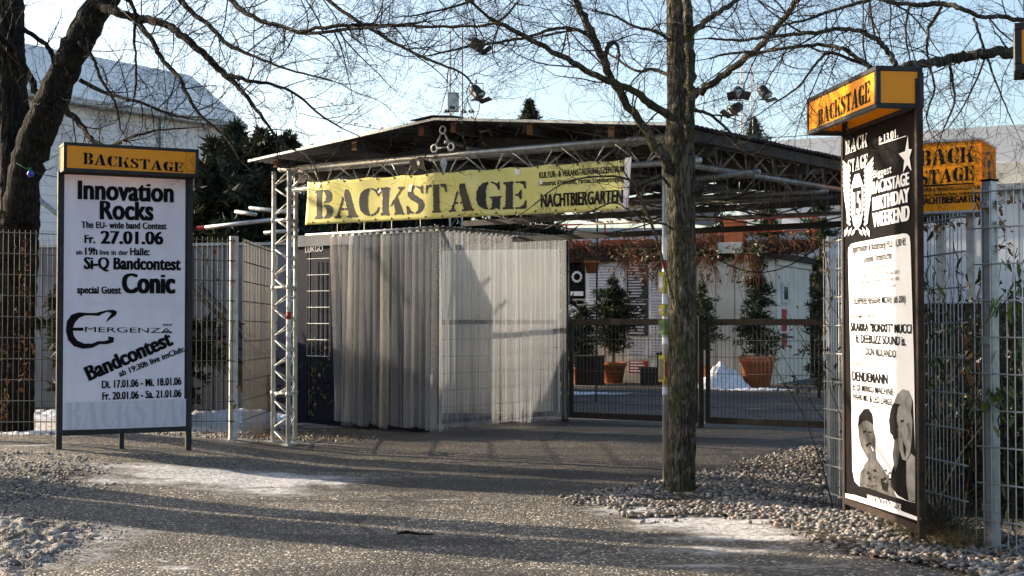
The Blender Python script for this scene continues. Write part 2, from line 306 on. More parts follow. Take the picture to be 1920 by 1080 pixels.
# ------------------------------------------------------------------ lettering
_cache = {}
def glyphs(body, bold):
    k = (body, bold)
    if k in _cache: return _cache[k]
    cu = bpy.data.curves.new('lettering', 'FONT'); cu.body = body; cu.size = 1; cu.offset = bold; cu.resolution_u = 4; cu.space_character = 1.0 + bold * 2.2
    o = bpy.data.objects.new('lettering', cu); COL.objects.link(o); dg = bpy.context.evaluated_depsgraph_get(); dg.update()
    me = o.evaluated_get(dg).to_mesh(); vs = [(v.co.x, v.co.y) for v in me.vertices]; fs = [list(p.vertices) for p in me.polygons]
    o.evaluated_get(dg).to_mesh_clear(); bpy.data.objects.remove(o); bpy.data.curves.remove(cu)
    x0 = min(v[0] for v in vs); x1 = max(v[0] for v in vs); _cache[k] = (vs, fs, x0, x1); return _cache[k]
CAPH = .73
def text(mb, body, a, b, cap, fn, bold=.035):
    """a,b: baseline ends in plane coords, cap: cap height; fn maps (x,z) into 3D"""
    vs, fs, x0, x1 = glyphs(body, min(bold, .016)); dx = b[0] - a[0]; dz = b[1] - a[1]; ln = math.hypot(dx, dz); ux, uz = dx / ln, dz / ln; k = len(mb.v)
    ex = max(0, bold - .016) * 1.25; reps = (0,) if ex == 0 else (-1, -.6, -.2, .2, .6, 1)   # heavier type: struck several times, each a hair in front
    for r_i, rp in enumerate(reps):
        k = len(mb.v)
        for x, y in vs:
            s_ = (x + rp * ex - x0 + ex) / (x1 - x0 + 2 * ex) * ln; yy = y / CAPH; yy = yy * 1.13 if 0 < yy < .70 else (.791 + (yy - .70) * .70 if 0 < yy < 1 else yy); t = yy * cap; p = fn(a[0] + ux * s_ - uz * t, a[1] + uz * s_ + ux * t); mb.v.append((p[0], p[1] - .00018 * r_i, p[2]))
        for f in fs: mb.f.append([k + i for i in f])
STEM = [(0, 0), (4.2, 0), (4.2, 1), (3.8, 1.3), (3.8, 12.7), (4.2, 13), (4.2, 14), (0, 14), (0, 12.9), (.9, 12.5), (.9, 1.5), (0, 1.1)]
CB = [(5.2, 14), (3, 13.4), (1.2, 11.5), (.4, 8.8), (.4, 5.2), (1.2, 2.6), (3, .7), (5.2, 0), (5.2, .9), (4.6, 2.2), (4.2, 5), (4.2, 9), (4.6, 11.8), (5.2, 13.1)]
CU = [(6, 14), (7.4, 13.6), (8.6, 13), (9.2, 14), (9.7, 14), (9.7, 9.6), (9.1, 9.6), (8.4, 11.4), (7.2, 12.8), (6, 13.3)]
STENCIL = {
 'B': (9.8, [STEM, [(4.9, 14), (7.3, 14), (9, 12.8), (9.4, 10.6), (8.6, 8.4), (7.2, 7.5), (4.9, 7.5), (4.9, 8.3), (5.8, 8.8), (6.3, 10.4), (6.0, 12.2), (4.9, 13.1)],
       [(4.9, 6.9), (7.4, 6.9), (9.2, 5.8), (9.8, 3.6), (9, 1.2), (7.2, 0), (4.9, 0), (4.9, .9), (6, 1.6), (6.5, 3.6), (6, 5.5), (4.9, 6.2)]]),
 'A': (11.8, [[(0, 0), (3.4, 0), (3.4, .9), (2.6, 1.2), (3.2, 3.8), (4.6, 3.8), (4.8, 4.8), (3.5, 4.8), (4.8, 9.4), (4.3, 10.8), (1.3, 1.3), (0, .9)],
        [(5.0, 11.6), (5.6, 14), (7.4, 14), (10.9, 1.2), (11.8, .9), (11.8, 0), (6.2, 0), (6.2, .9), (7.2, 1.2), (6.6, 3.8), (5.4, 3.8), (5.5, 4.8), (6.4, 4.8), (5.4, 9.2)]]),
 'C': (10, [CB, CU, [(6, 0), (7.8, .4), (9.2, 1.8), (10, 4), (9.3, 4.3), (8.4, 2.4), (7.2, 1.2), (6, .8)]]),
 'K': (11.2, [STEM, [(4.9, 5.4), (6.9, 8.6), (9, 12.6), (8, 13), (8, 14), (11, 14), (11, 13.1), (10.1, 12.7), (7.9, 9.2), (10.5, 1.4), (11.2, 1), (11.2, 0), (6.6, 0), (6.6, 1), (7.2, 1.3), (6.1, 5.8), (4.9, 4)]]),
 'S': (9, [[(4.2, 14), (2, 13.2), (.8, 11.3), (.9, 9), (2.4, 7.2), (5, 5.6), (6, 4.4), (6, 2.4), (5.2, 1), (4.6, .8), (4.6, 0), (6.6, .5), (8.4, 2.2), (8.8, 4.6), (8, 6.8), (6, 8.4), (4, 9.8), (3.2, 11.2), (3.6, 12.8), (4.2, 13.2)],
       [(5, 14), (6.8, 13.4), (7.6, 14), (8.2, 14), (8.2, 10), (7.6, 10), (6.8, 12), (5, 13.2)], [(3.8, 0), (2.2, .6), (1.3, 0), (.6, 0), (.5, 4.4), (1.2, 4.4), (2, 2.2), (3.8, .8)]]),
 'T': (10.2, [[(3, 0), (7.2, 0), (7.2, 1), (6.6, 1.3), (6.6, 14), (3.6, 14), (3.6, 1.3), (3, 1)], [(2.9, 14), (.3, 14), (0, 9.8), (.6, 9.8), (1.3, 12.2), (2.9, 13)], [(7.3, 14), (9.9, 14), (10.2, 9.8), (9.6, 9.8), (8.9, 12.2), (7.3, 13)]]),
 'G': (10.6, [CB, CU, [(6, 0), (6, .9), (6.6, 1.2), (6.6, 5.4), (5.8, 5.8), (5.8, 6.6), (10.6, 6.6), (10.6, 5.8), (9.9, 5.4), (9.9, 0), (9.3, 0), (8.4, .9), (7.2, .1)]]),
 'E': (9.4, [STEM, [(4.9, 14), (9, 14), (9.2, 10), (8.6, 10), (7.8, 12.2), (6.4, 13.1), (4.9, 13.1)], [(4.9, 7.6), (6, 7.6), (6.8, 9.6), (7.4, 9.6), (7.4, 4.8), (6.8, 4.8), (6, 6.6), (4.9, 6.6)], [(4.9, 0), (9.2, 0), (9.4, 4.2), (8.8, 4.2), (8, 1.9), (6.4, .9), (4.9, .9)]])}
def stencil(mb, word, a, b, c0, c1, fn, rough=0.0, seed=1, gap=.9):
    """a,b baseline ends; c0,c1 letter heights at the ends"""
    rg = random.Random(seed); tot = sum(STENCIL[c][0] for c in word) + gap * (len(word) - 1); x = 0
    dx = b[0] - a[0]; dz = b[1] - a[1]; ln = math.hypot(dx, dz)
    for ch in word:
        wd, polys = STENCIL[ch]; jz = rg.uniform(-.25, .25) * (rough * 3 + .2); jh = 1 + rg.uniform(-.03, .03)
        for pl in polys:
            pts = []
            for i in range(len(pl)):
                p, q = pl[i], pl[(i + 1) % len(pl)]; L_ = math.hypot(q[0] - p[0], q[1] - p[1]); n = max(1, int(L_ / (.7 if rough else 30)))
                for k in range(n):
                    t = k / n; e = rough * (1 if rg.random() < .8 else 2)
                    pts.append((p[0] + (q[0] - p[0]) * t + rg.uniform(-e, e), (p[1] + (q[1] - p[1]) * t + rg.uniform(-e, e)) * jh + jz))
            out = []
            for px_, pz_ in pts:
                s_ = (x + px_) / tot; h = c0 + (c1 - c0) * s_; out.append((a[0] + dx * s_, a[1] + dz * s_ + pz_ / 14 * h))
            mb.poly2(out, fn)
        x += wd + gap
def subdiv(o, maxlen):
    bm = bmesh.new(); bm.from_mesh(o.data); bmesh.ops.triangulate(bm, faces=bm.faces)
    for _ in range(4):
        es = [e for e in bm.edges if e.calc_length() > maxlen]
        if not es: break
        bmesh.ops.subdivide_edges(bm, edges=es, cuts=1); bmesh.ops.triangulate(bm, faces=bm.faces)
    bm.to_mesh(o.data); bm.free()

# ------------------------------------------------------------------ SETTING: ground
def axis(segs):
    out = []
    for a, b, st in segs:
        n = max(1, int(round((b - a) / st))); out += [a + (b - a) * i / n for i in range(n)]
    out.append(segs[-1][1]); return out
FROST = [  # px, py, rx(m), ry(m), strength : places where snow and ice lie
 (440, 905, .95, .5, .7), (560, 902, .6, .22, .5), (250, 918, .7, .2, .5), (110, 868, .9, .12, .42), (1180, 945, .4, .16, .6), (1265, 978, .4, .14, .6), (1400, 1012, .5, .12, .6), (1290, 1062, .4, .1, .45), (560, 838, .7, .12, .5), (330, 835, .8, .12, .5), (780, 938, .8, .08, .35), (300, 897, .9, .3, .5), (480, 925, .6, .3, .5), (660, 908, .5, .2, .36), (150, 838, 1.1, .30, .55), (420, 842, .9, .25, .35), (60, 835, .6, .3, .55),
 (90, 1020, .55, .9, .50), (30, 980, .5, .4, .4), (330, 1065, .15, .08, .5), (1340, 985, .50, .34, .66), (1440, 1000, .50, .25, .50), (1230, 960, .5, .28, .52), (1120, 930, .45, .22, .40), (1340, 1035, .7, .22, .42), (1450, 1065, .6, .25, .38),
 (700, 870, 1.6, .25, .22), (640, 1035, .3, .06, .3), (1080, 738, 1.2, .5, .62), (1300, 740, .5, .3, .3), (560, 930, 1.8, .6, .14), (1150, 1000, .8, .4, .2), (20, 900, 1., .5, .3), (60, 800, 1.5, 3, .5), (430, 790, 1.4, 2.4, .6), (150, 960, .9, .4, .22), (900, 905, 1.0, .35, .16)]
_fr = [(G(a, b).x, G(a, b).y, c, d, e) for a, b, c, d, e in FROST]
def frost(x, y):
    s_ = 0
    for a, b, rx, ry, e in _fr:
        q = ((x - a) / rx) ** 2 + ((y - b) / ry) ** 2
        if q < 6: s_ = max(s_, e * math.exp(-q * .6))
    return s_
xs = axis([(-400, -40, 40), (-40, -6, 1.0), (-6, 4.5, .06), (4.5, 30, 1.0), (30, 400, 40)])
ys = axis([(-60, 0, 10), (0, 6, .5), (6, 14, .06), (14, 20, .15), (20, 32, .4), (32, 60, 2), (60, 700, 40)])
def ground():
    nx, ny = len(xs), len(ys); v = np.zeros((ny, nx, 3), np.float32); fa = np.zeros(nx * ny, np.float32)
    for j, y in enumerate(ys):
        for i, x in enumerate(xs):
            near = abs(x) < 7 and 5 < y < 30; f = frost(x, y) if near else 0; z = zg(x, y)
            if near: z += .012 * (noise.noise((x * .6, y * .6, 0))) + (.006 * noise.noise((x * 3, y * 3, 2)) if y < 15 else 0) + f * .03 * max(0, noise.noise((x * 2.2, y * 3, 5)) + .3)
            v[j, i] = (x, y, z); fa[j * nx + i] = f
    idx = np.arange(nx * ny).reshape(ny, nx); q = np.stack([idx[:-1, :-1], idx[:-1, 1:], idx[1:, 1:], idx[1:, :-1]], -1).reshape(-1, 4)
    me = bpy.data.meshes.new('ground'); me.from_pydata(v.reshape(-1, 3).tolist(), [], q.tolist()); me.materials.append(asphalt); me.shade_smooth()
    at = me.attributes.new('frost', 'FLOAT', 'POINT'); at.data.foreach_set('value', fa)
    vv = v.reshape(-1, 3); d1 = (vv[:, 0] + 2.35) * .623 + (vv[:, 1] - 13.45) * .782; dp = np.clip((d1 + 1.1) / .9, 0, 1) * (vv[:, 1] < 26) * (vv[:, 0] > -2.6)  # darkening mask, rising at the canopy front and running into the yard
    at = me.attributes.new('dark_zone', 'FLOAT', 'POINT'); at.data.foreach_set('value', dp.astype(np.float32))
    tag(link('ground', me), kind='structure')
ground()

def inpoly(x, y, pl):
    c = False; n = len(pl)
    for i in range(n):
        x1, y1 = pl[i]; x2, y2 = pl[i - 1]
        if (y1 > y) != (y2 > y) and x < (x2 - x1) * (y - y1) / (y2 - y1) + x1: c = not c
    return c
ICO = None
def ico():
    global ICO
    if ICO is None:
        bm = bmesh.new(); bmesh.ops.create_icosphere(bm, subdivisions=2, radius=1); ICO = (np.array([v.co[:] for v in bm.verts]), np.array([[v.index for v in f.verts] for f in bm.faces])); bm.free()
        bm = bmesh.new(); bmesh.ops.create_icosphere(bm, subdivisions=1, radius=1)
    return ICO
def pebbles(name, polys, dens, seed, smin=.011, smax=.030, lift=0.0, tone=1.0, edge=.12):
    rg = np.random.RandomState(seed); bm = bmesh.new(); bmesh.ops.create_icosphere(bm, subdivisions=1, radius=1)
    iv = np.array([v.co[:] for v in bm.verts]); fi = np.array([[v.index for v in f.verts] for f in bm.faces]); bm.free()
    V = []; Fc = []; C = []; k = 0
    PAL = np.array([(.28, .25, .22), (.38, .34, .29), (.17, .155, .14), (.30, .23, .18), (.46, .43, .38), (.12, .115, .11), (.30, .28, .26), (.36, .27, .21), (.22, .20, .18)])
    for pl in polys:
        P2 = [(p.x, p.y) for p in pl]; x0 = min(p[0] for p in P2); x1 = max(p[0] for p in P2); y0 = min(p[1] for p in P2); y1 = max(p[1] for p in P2)
        n = int((x1 - x0) * (y1 - y0) * dens)
        for _ in range(n):
            x = rg.uniform(x0 - edge, x1 + edge); y = rg.uniform(y0 - edge, y1 + edge)
            jx = x + rg.normal(0, edge * .5); jy = y + rg.normal(0, edge * .5)
            if not inpoly(jx, jy, P2): continue
            if frost(x, y) + .35 * noise.noise((x * 2, y * 2, 3)) > .55: continue
            r = smin + (smax - smin) * rg.rand() ** 1.6
            sc_ = np.array([r * rg.uniform(.9, 1.35), r * rg.uniform(.7, 1.), r * rg.uniform(.42, .7)])
            vv = iv * (1 + rg.uniform(-.12, .12, (len(iv), 1))) * sc_; a = rg.uniform(0, 6.28); tlt = rg.uniform(-.35, .35)
            ca, sa = math.cos(a), math.sin(a); vz = vv[:, 2] + vv[:, 0] * tlt
            X = vv[:, 0] * ca - vv[:, 1] * sa; Y = vv[:, 0] * sa + vv[:, 1] * ca
            z = zg(x, y) + lift + sc_[2] * rg.uniform(.3, 1.25) + .012 * noise.noise((x * 1.5, y * 1.5, 7)) + .008
            V.append(np.stack([X + x, Y + y, vz + z], 1)); Fc.append(fi + k * len(iv)); k += 1
            c = PAL[rg.randint(len(PAL))] * rg.uniform(.7, 1.15) * tone; C.append(np.tile(np.append(c, 1), (len(iv), 1)))
    V = np.concatenate(V); Fc = np.concatenate(Fc); C = np.concatenate(C)
    me = bpy.data.meshes.new(name); me.from_pydata(V.tolist(), [], Fc.tolist()); me.materials.append(pebble); me.shade_smooth()
    ca_ = me.color_attributes.new('tint', 'FLOAT_COLOR', 'POINT'); ca_.data.foreach_set('color', C.astype(np.float32).ravel())
    return tag(link(name, me), kind='stuff')
def GP(l): return [G(a, b) for a, b in l]
RB = GP([(1545, 838), (1470, 852), (1400, 872), (1310, 893), (1220, 912), (1120, 926), (1060, 934), (1075, 945), (1150, 950), (1210, 985), (1300, 965), (1400, 978), (1500, 1000), (1560, 1030), (1680, 1060), (1800, 1082)])
RB += [Vector((2.55, 6.0, 0)), Vector((3.6, 6.0, 0)), Vector((3.0, 7.0, 0)), Vector((2.75, 7.6, 0)), Vector((2.5, 9.4, 0)), Vector((2.6, 11.5, 0))]
o = pebbles('gravel', [RB], 2100, 3, .009, .025, tone=.74); o['label'] = 'river pebbles around the tree and below the right fence'; o['category'] = 'gravel'
LB = [GP([(-40, 878), (130, 884), (240, 902), (225, 925), (120, 943), (-40, 962)]), GP([(-60, 812), (110, 816), (300, 824), (520, 822), (640, 815), (560, 836), (440, 842), (260, 838), (100, 842), (-60, 846)])]
o = pebbles('gravel', LB, 700, 5, .007, .019, -.008, .8); o['label'] = 'grey stones along the left fence and in the left foreground'; o['category'] = 'gravel'
RUB = [GP([(-60, 965), (60, 968), (200, 985), (240, 1010), (150, 1040), (60, 1090), (-60, 1100)])]
def bed(name, poly, mat, lift=.006):
    """soil sheet following the ground under the stones"""
    P2 = [(p.x, p.y) for p in poly]; x0 = min(p[0] for p in P2); x1 = max(p[0] for p in P2); y0 = min(p[1] for p in P2); y1 = max(p[1] for p in P2); st = .06
    mb = MB(); idx = {}
    nx = int((x1 - x0) / st); ny = int((y1 - y0) / st)
    def vi(i, j):
        if (i, j) not in idx:
            x = x0 + i * st; y = y0 + j * st; idx[(i, j)] = len(mb.v); mb.v.append((x, y, zg(x, y) + lift + .014 + .012 * noise.noise((x * .6, y * .6, 0))))
        return idx[(i, j)]
    for i in range(nx):
        for j in range(ny):
            x = x0 + (i + .5) * st; y = y0 + (j + .5) * st; nn = .12 * noise.noise((x * 3, y * 3, 9))
            if inpoly(x + nn, y + nn, P2) and frost(x, y) < .4: mb.f.append([vi(i, j), vi(i + 1, j), vi(i + 1, j + 1), vi(i, j + 1)])
    o = mb.build(name, mat, smooth=True); return tag(o, kind='structure')
bed('gravel_bed', RB, soil)
# crusty snow and ice lumps, left foreground corner
def crust(name, poly, label, mat, amp=.07, seed=0, base=0.0, fq=5.5):
    P2 = [(p.x, p.y) for p in poly]; x0 = min(p[0] for p in P2); x1 = max(p[0] for p in P2); y0 = min(p[1] for p in P2); y1 = max(p[1] for p in P2); st = .022; mb = MB(); idx = {}
    def h(x, y):
        e = 9
        for i in range(len(P2)):
            a = P2[i]; b = P2[i - 1]; dx, dy = b[0] - a[0], b[1] - a[1]; t = max(0, min(1, ((x - a[0]) * dx + (y - a[1]) * dy) / (dx * dx + dy * dy))); e = min(e, math.hypot(x - a[0] - t * dx, y - a[1] - t * dy))
        n = noise.fractal((x * fq, y * fq, seed), .8, 2.1, 6)
        return (min(1, e / .25)) * (.55 + n * .9) * amp - .012 + base
    for i in range(int((x1 - x0) / st)):
        for j in range(int((y1 - y0) / st)):
            x = x0 + i * st; y = y0 + j * st
            if not inpoly(x + .1 * noise.noise((x * 4, y * 4, 1)), y + .1 * noise.noise((x * 4, y * 4, 5)), P2): continue
            hs = [h(x + a * st, y + b * st) for a, b in ((0, 0), (1, 0), (1, 1), (0, 1))]
            if max(hs) < 0: continue
            fc = []
            for (a, b), hh in zip(((0, 0), (1, 0), (1, 1), (0, 1)), hs):
                kk = (i + a, j + b)
                if kk not in idx: X = x + a * st; Y = y + b * st; idx[kk] = len(mb.v); mb.v.append((X, Y, zg(X, Y) + hh))
                fc.append(idx[kk])
            mb.f.append(fc)
    o = mb.build(name, mat, smooth=True); o['label'] = label; o['category'] = 'snow'; return tag(o, kind='stuff')
crust('snow_crust', RUB[0], 'dirty lumpy ice crust in the left foreground corner', icemat, .055, 1, 0, 10)
o = pebbles('grit', RUB, 900, 9, .004, .012, .01, .6); o['label'] = 'dark grit frozen into the ice crust'; o['category'] = 'grit'
# crust('snow_patch', GP([(190, 886), (330, 882), (450, 888), (560, 900), (580, 925), (500, 945), (400, 932), (330, 918), (230, 908)]), 'broken white snow crust lying on the asphalt left of the middle', snowmat, .032, 2, -.006)
# crust('snow_patch', GP([(1110, 925), (1200, 945), (1290, 962), (1370, 968), (1480, 988), (1510, 1014), (1400, 1022), (1300, 1014), (1210, 992), (1130, 955)]), 'white snow crust between asphalt and pebbles below the tree', snowmat, .036, 4, -.006)
crust('snow_patch', GP([(-60, 826), (40, 826), (140, 832), (200, 842), (120, 850), (-60, 850)]), 'flat white snow strip before the left fence', snowmat, .03, 6)

# ------------------------------------------------------------------ BUILDINGS
def hall(name, label, pts, z0, zt, matw, seams=None, roof=None, fascia=None, over=.5):
    pass
def wallrun(mb, p0, p1, z0, z1, th=.2):
    d = (Vector((*p1, 0)) - Vector((*p0, 0))).normalized(); n = Vector((-d.y, d.x, 0)); b = len(mb.v)
    for p in (Vector((*p0, 0)), Vector((*p1, 0))):
        for o_ in (0, th):
            for z in (z0, z1): q = p + n * o_; mb.v.append((q.x, q.y, z))
    for q in ((0, 4, 5, 1), (2, 3, 7, 6), (1, 5, 7, 3), (0, 2, 6, 4), (0, 1, 3, 2), (4, 6, 7, 5)): mb.f.append([b + i for i in q])
# left white hall
t = thing('white_hall', 'large white clad hall with pale roof behind the left tree', 'hall', (-14.5, 39, 0))
f = Frame(-14.5, 39, -6.0, 51.0); t.rotation_euler[2] = f.a
mb = MB(); mb.box(0, 0, 0, 8.3, 22, 7.8); mb.build('wall', whitewall, t)
for i in range(28):  # horizontal cladding boards, each proud of the wall
    MB().box(0.02, -.03, .12 + i * .272, 5.05, -.004, .37 + i * .272).build('cladding_panel', whitewall, t)
cpm = None
for x in (5.2, 8.06): MB().box(x, -.12, 0, x + .22, .02, 7.8).build('seam_cover', galv, t)
for i in range(22): MB().box(5.42 + .48 * i, -.03, .1, 5.87 + .48 * i, -.004, 7.75).build('cladding_panel', whitewall, t) if 5.42 + .48 * i < 7.7 else None
MB().box(-.4, -.55, 7.8, 8.6, 0.0, 7.98).build('gutter', alu_dull, t)
mb = MB(); mb.v = [(-.4, -.5, 8.0), (8.6, -.5, 8.0), (16.4, 2.2, 10.4), (-.4, 2.2, 9.5), (-.4, 22, 9.9), (8.6, 22, 9.9), (-.4, -.5, 7.98), (8.6, -.5, 7.98), (-.4, 22, 7.98), (8.6, 22, 7.98)]
mb.v[2] = (8.6, 2.4, 10.0); mb.v[3] = (-.4, 2.4, 10.0)
mb.f = [[0, 1, 2, 3], [3, 2, 5, 4], [0, 3, 4, 8, 6], [1, 7, 9, 5, 2], [6, 7, 1, 0], [4, 5, 9, 8]]; mb.build('roof', hallroof, t)
# right white hall
t = thing('white_hall', 'low white hall with broad parapet behind the yellow cube sign', 'hall', (6.0, 35, 0)); f = Frame(6.0, 35, 15.0, 30.0); t.rotation_euler[2] = f.a
MB().box(0, 0, 0, 14, 12, 5.4).build('wall', whitewall, t)
for i in range(26): MB().box(.06 + i * .53, -.03, .1, .06 + i * .53 + .49, -.004, 4.2).build('cladding_panel', whitewall, t)
MB().box(-.2, -.35, 4.35, 14.2, 0, 4.5).build('gutter', alu_dull, t); MB().box(-.25, -.2, 5.0, 14.2, .1, 5.9).build('parapet', whitewall, t)
MB().box(-.3, -.25, 4.5, 14.3, -.01, 5.0).build('fascia', creamwall, t)
# container cabin with posters
c0 = W(1453, 588, 26.6); t = thing('container_cabin', 'cream white container cabin with planters on its flat roof', 'cabin', (c0.x, 26.6, 0)); f = Frame(c0.x - 5.1, 26.6 + 2.43, c0.x, 26.6); fl = f
t.location = (f.o.x, f.o.y, 0); t.rotation_euler[2] = f.a
MB().box(0, 0, 0, f.w, 3.0, 2.5).build('wall', creamwall, t)
for i in range(14): MB().box(.05 + i * .4, -.025, .12, .05 + i * .4 + .37, -.003, 2.42).build('wall_panel', creamwall, t) if .05 + i * .4 + .37 < f.w - .1 else None
for i in range(8): MB().box(f.w + .003, .06 + i * .36, .12, f.w + .025, .06 + i * .36 + .34, 2.36).build('wall_panel', creamwall, t)
MB().box(-.15, -.14, 2.5, f.w + .14, 3.1, 2.62).build('roof_slab', brownframe, t); MB().box(f.w + .02, .02, 2.38, f.w + .06, 3.0, 2.5).build('trim', creamwall, t)
wn = MB(); wn.box(f.w + .025, .38, 1.62, f.w + .06, .95, 2.05); wn = wn.build('window', white_metal, t); MB().box(f.w + .06, .52, 1.7, f.w + .066, .82, 1.95).build('pane', glassdark, wn)
for z0, z1, mt_ in ((1.05, 1.5, redst), (.72, 1.0, redst)): MB().box(f.w + .027, .45, z0, f.w + .031, .85, z1).build('notice', mt_, t)
cab = t
# posters pasted to the cabin wall
rg = random.Random(8)
PST = [(1068, 492, 1098, 560, 'k'), (1068, 565, 1098, 600, 'w'), (1100, 492, 1172, 570, 'w'), (1176, 488, 1216, 560, 'g'), (1218, 492, 1262, 560, 'p'), (1098.5, 572, 1128, 640, 'g'), (1130, 574, 1174, 640, 'k'), (1176, 562, 1216, 630, 'g'), (1218, 562, 1262, 628, 'p'), (1068, 606, 1098, 680, 'k'), (1176, 634, 1216, 672, 'w'), (1218, 634, 1262, 668, 'p'), (1180, 676, 1216, 700, 'r'), (1222, 676, 1262, 700, 'w')]
for i, (a, b, c, d, k) in enumerate(PST):
    x0, z1 = f.q(a, b); x1, z0 = f.q(c, d); z0 = max(z0, .13)
    m_ = {'k': inkpaper, 'w': paper2, 'g': midink, 'p': paper2, 'r': redst}[k]
    p_ = MB().box(x0, -.034, z0, x1, -.028, z1).build('wall_poster', m_, cab)
    q = MB(); w_ = x1 - x0; h_ = z1 - z0
    if k == 'k':
        n = 22; q.face([(x0 + w_ * (.5 + .36 * math.cos(6.283 * j / n) * (1 if j % 2 else .85)), -.036, z0 + h_ * .6 + w_ * .36 * math.sin(6.283 * j / n) * (1 if j % 2 else .85)) for j in range(n)])
        q.box(x0 + .1 * w_, -.038, z0 + .08 * h_, x1 - .1 * w_, -.036, z0 + .2 * h_); q.build('emblem', paper2, p_)
        q = MB(); n = 16; q.face([(x0 + w_ * (.5 + .2 * math.cos(6.283 * j / n)), -.040, z0 + h_ * .6 + w_ * .2 * math.sin(6.283 * j / n)) for j in range(n)]); q.build('emblem_centre', inkpaper, p_)
    else:
        for j in range(int(h_ / .06)):
            zz = z1 - .05 - j * .06; e = rg.random() * .35 * w_
            q.box(x0 + .08 * w_, -.037, zz, x1 - .08 * w_ - e, -.035, zz + .03)
        if k == 'p' and h_ > .5: pl = [(x0 + .2 * w_, z0 + .35 * h_), (x0 + .5 * w_, z0 + .2 * h_), (x1 - .1 * w_, z0 + .5 * h_), (x1 - .3 * w_, z0 + .75 * h_), (x0 + .4 * w_, z0 + .7 * h_)]; q.poly2(pl, lambda x, z: (x, -.0385, z))
        q.build('print', greyink2 if k == 'g' else (paper2 if k == 'r' else greyink), p_)
# white weathered wall behind the left fence
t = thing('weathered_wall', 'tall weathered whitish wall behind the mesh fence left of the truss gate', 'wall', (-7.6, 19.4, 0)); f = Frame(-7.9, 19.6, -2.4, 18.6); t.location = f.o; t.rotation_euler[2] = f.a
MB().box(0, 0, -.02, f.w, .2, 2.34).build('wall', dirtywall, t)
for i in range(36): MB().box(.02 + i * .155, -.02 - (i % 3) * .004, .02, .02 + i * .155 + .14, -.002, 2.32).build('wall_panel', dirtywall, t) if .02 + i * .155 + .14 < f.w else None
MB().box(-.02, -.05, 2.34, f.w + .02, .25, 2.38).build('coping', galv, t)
# steel staircase rails leaning before the wall
t = thing('outdoor_staircase', 'dark steel staircase descending to the right behind the left fence', 'staircase', (-4.1, 18.0, 0))
st0 = W(352, 535, 18.2); st1 = W(515, 690, 17.6)
for dy, nm in ((0, 'handrail'), (.7, 'handrail')): MB().beam((st0.x + 4.1, .2 + dy, st0.z), (st1.x + 4.1, -.4 + dy, st1.z), .04, .05).build(nm, darkframe, t)
MB().beam((st0.x + 4.1, .2, st0.z - .55), (st1.x + 4.1 - .1, -.4, st1.z - .55), .04, .16).build('stringer', darkframe, t)
MB().beam((st0.x + 4.1, .9, st0.z - .55), (st1.x + 4.1 - .1, .3, st1.z - .55), .04, .16).build('stringer', darkframe, t)
for k in range(7):
    u_ = k / 6.5; px_ = st0.x + 4.1 + (st1.x - st0.x) * u_; pz = st0.z - .55 + (st1.z - st0.z) * u_
    MB().box(px_ - .02, .15 - .5 * u_, pz, px_ + .24, .85 - .5 * u_, pz + .03).build('step', darkframe, t)
    if k % 3 == 0: MB().beam((px_, .2 - .6 * u_, pz), (px_, .2 - .6 * u_, pz + .58), .03, .03).build('baluster', darkframe, t)
# garage / stair bits left of the left billboard
t = thing('steel_prop', 'grey steel prop slanting down beside the left tree trunk', 'prop', (-5.5, 17, 0)); a = W(62, 365, 17); b = W(120, 412, 17)
MB().tube([a - t.location, b - t.location], .035).build('tube', galv, t); MB().tube([(b.x + 5.5, 0, b.z), (b.x + 5.5, 0, 0)], .03).build('post', galv, t)

# ------------------------------------------------------------------ MESH FENCES
def rodmesh(meshname, h, r, mat):
    mb = MB(); mb.tube([(0, 0, 0), (0, 0, h)], r, 6); return mb.mesh(meshname, mat, True)
def fence(name, label, p0, p1, ztop0, ztop1, mat, zb=None, posts=(), rod=.003, sp=.05, wire=.2, group=None, postmat=None, r2=.0045, nwire=None, spike=.03):
    f = Frame(*p0, *p1); t = thing(name, label, 'fence', (f.o.x, f.o.y, 0), f.a, group)
    n = int(f.w / sp); hz = (ztop0 + ztop1) / 2; zb0 = zb if zb is not None else zg(*p0) + .02
    bar = rodmesh('fence_bar', 1, rod, mat)
    for i in range(n + 1):
        x = min(i * sp, f.w); u_ = x / f.w; zt = ztop0 + (ztop1 - ztop0) * u_; p = f.p(x, 0, 0); z0 = (zb if zb is not None else zg(p.x, p.y) + .015)
        o = link('fence_bar', bar, t, (x, 0, z0), (R(random.uniform(-.1, .1)), R(random.uniform(-.1, .1)), 0)); o.scale = (1, 1, zt + spike - z0)
    nw = nwire or int((hz - zb0) / wire) + 1
    cs = MB(); cs.tube([(0, -.006, 0), (f.w, -.006, ztop1 - ztop0)], r2, 6); cs.tube([(0, .006, 0), (f.w, .006, ztop1 - ztop0)], r2, 6); cs = cs.mesh('cross_wire', mat, True)
    for j in range(nw):
        if ztop0 - j * wire > zb0 - .02: link('cross_wire', cs, t, (0, 0, ztop0 - j * wire))
    for x, wd, zt, dy in posts:
        p = f.p(x, 0, 0); mb = MB(); mb.box(x - wd / 2, dy, min(0, zg(p.x, p.y)) - .05, x + wd / 2, dy + wd, zt); po = bev(mb.build('fence_post', postmat or galv, t)); MB().box(x - wd / 2 - .003, dy - .003, zt, x + wd / 2 + .003, dy + wd + .003, zt + .01).build('post_cap', black, po)
        for z in (zt - .15, zt - .9, .25): MB().box(x - .025, -.012, z, x + .025, dy + .002, z + .04).build('clamp', galv, po)
    return t, f
A0 = W(-70, 588, 12.55); A1 = W(441, 588, 13.33); A2 = W(512, 588, 15.6)
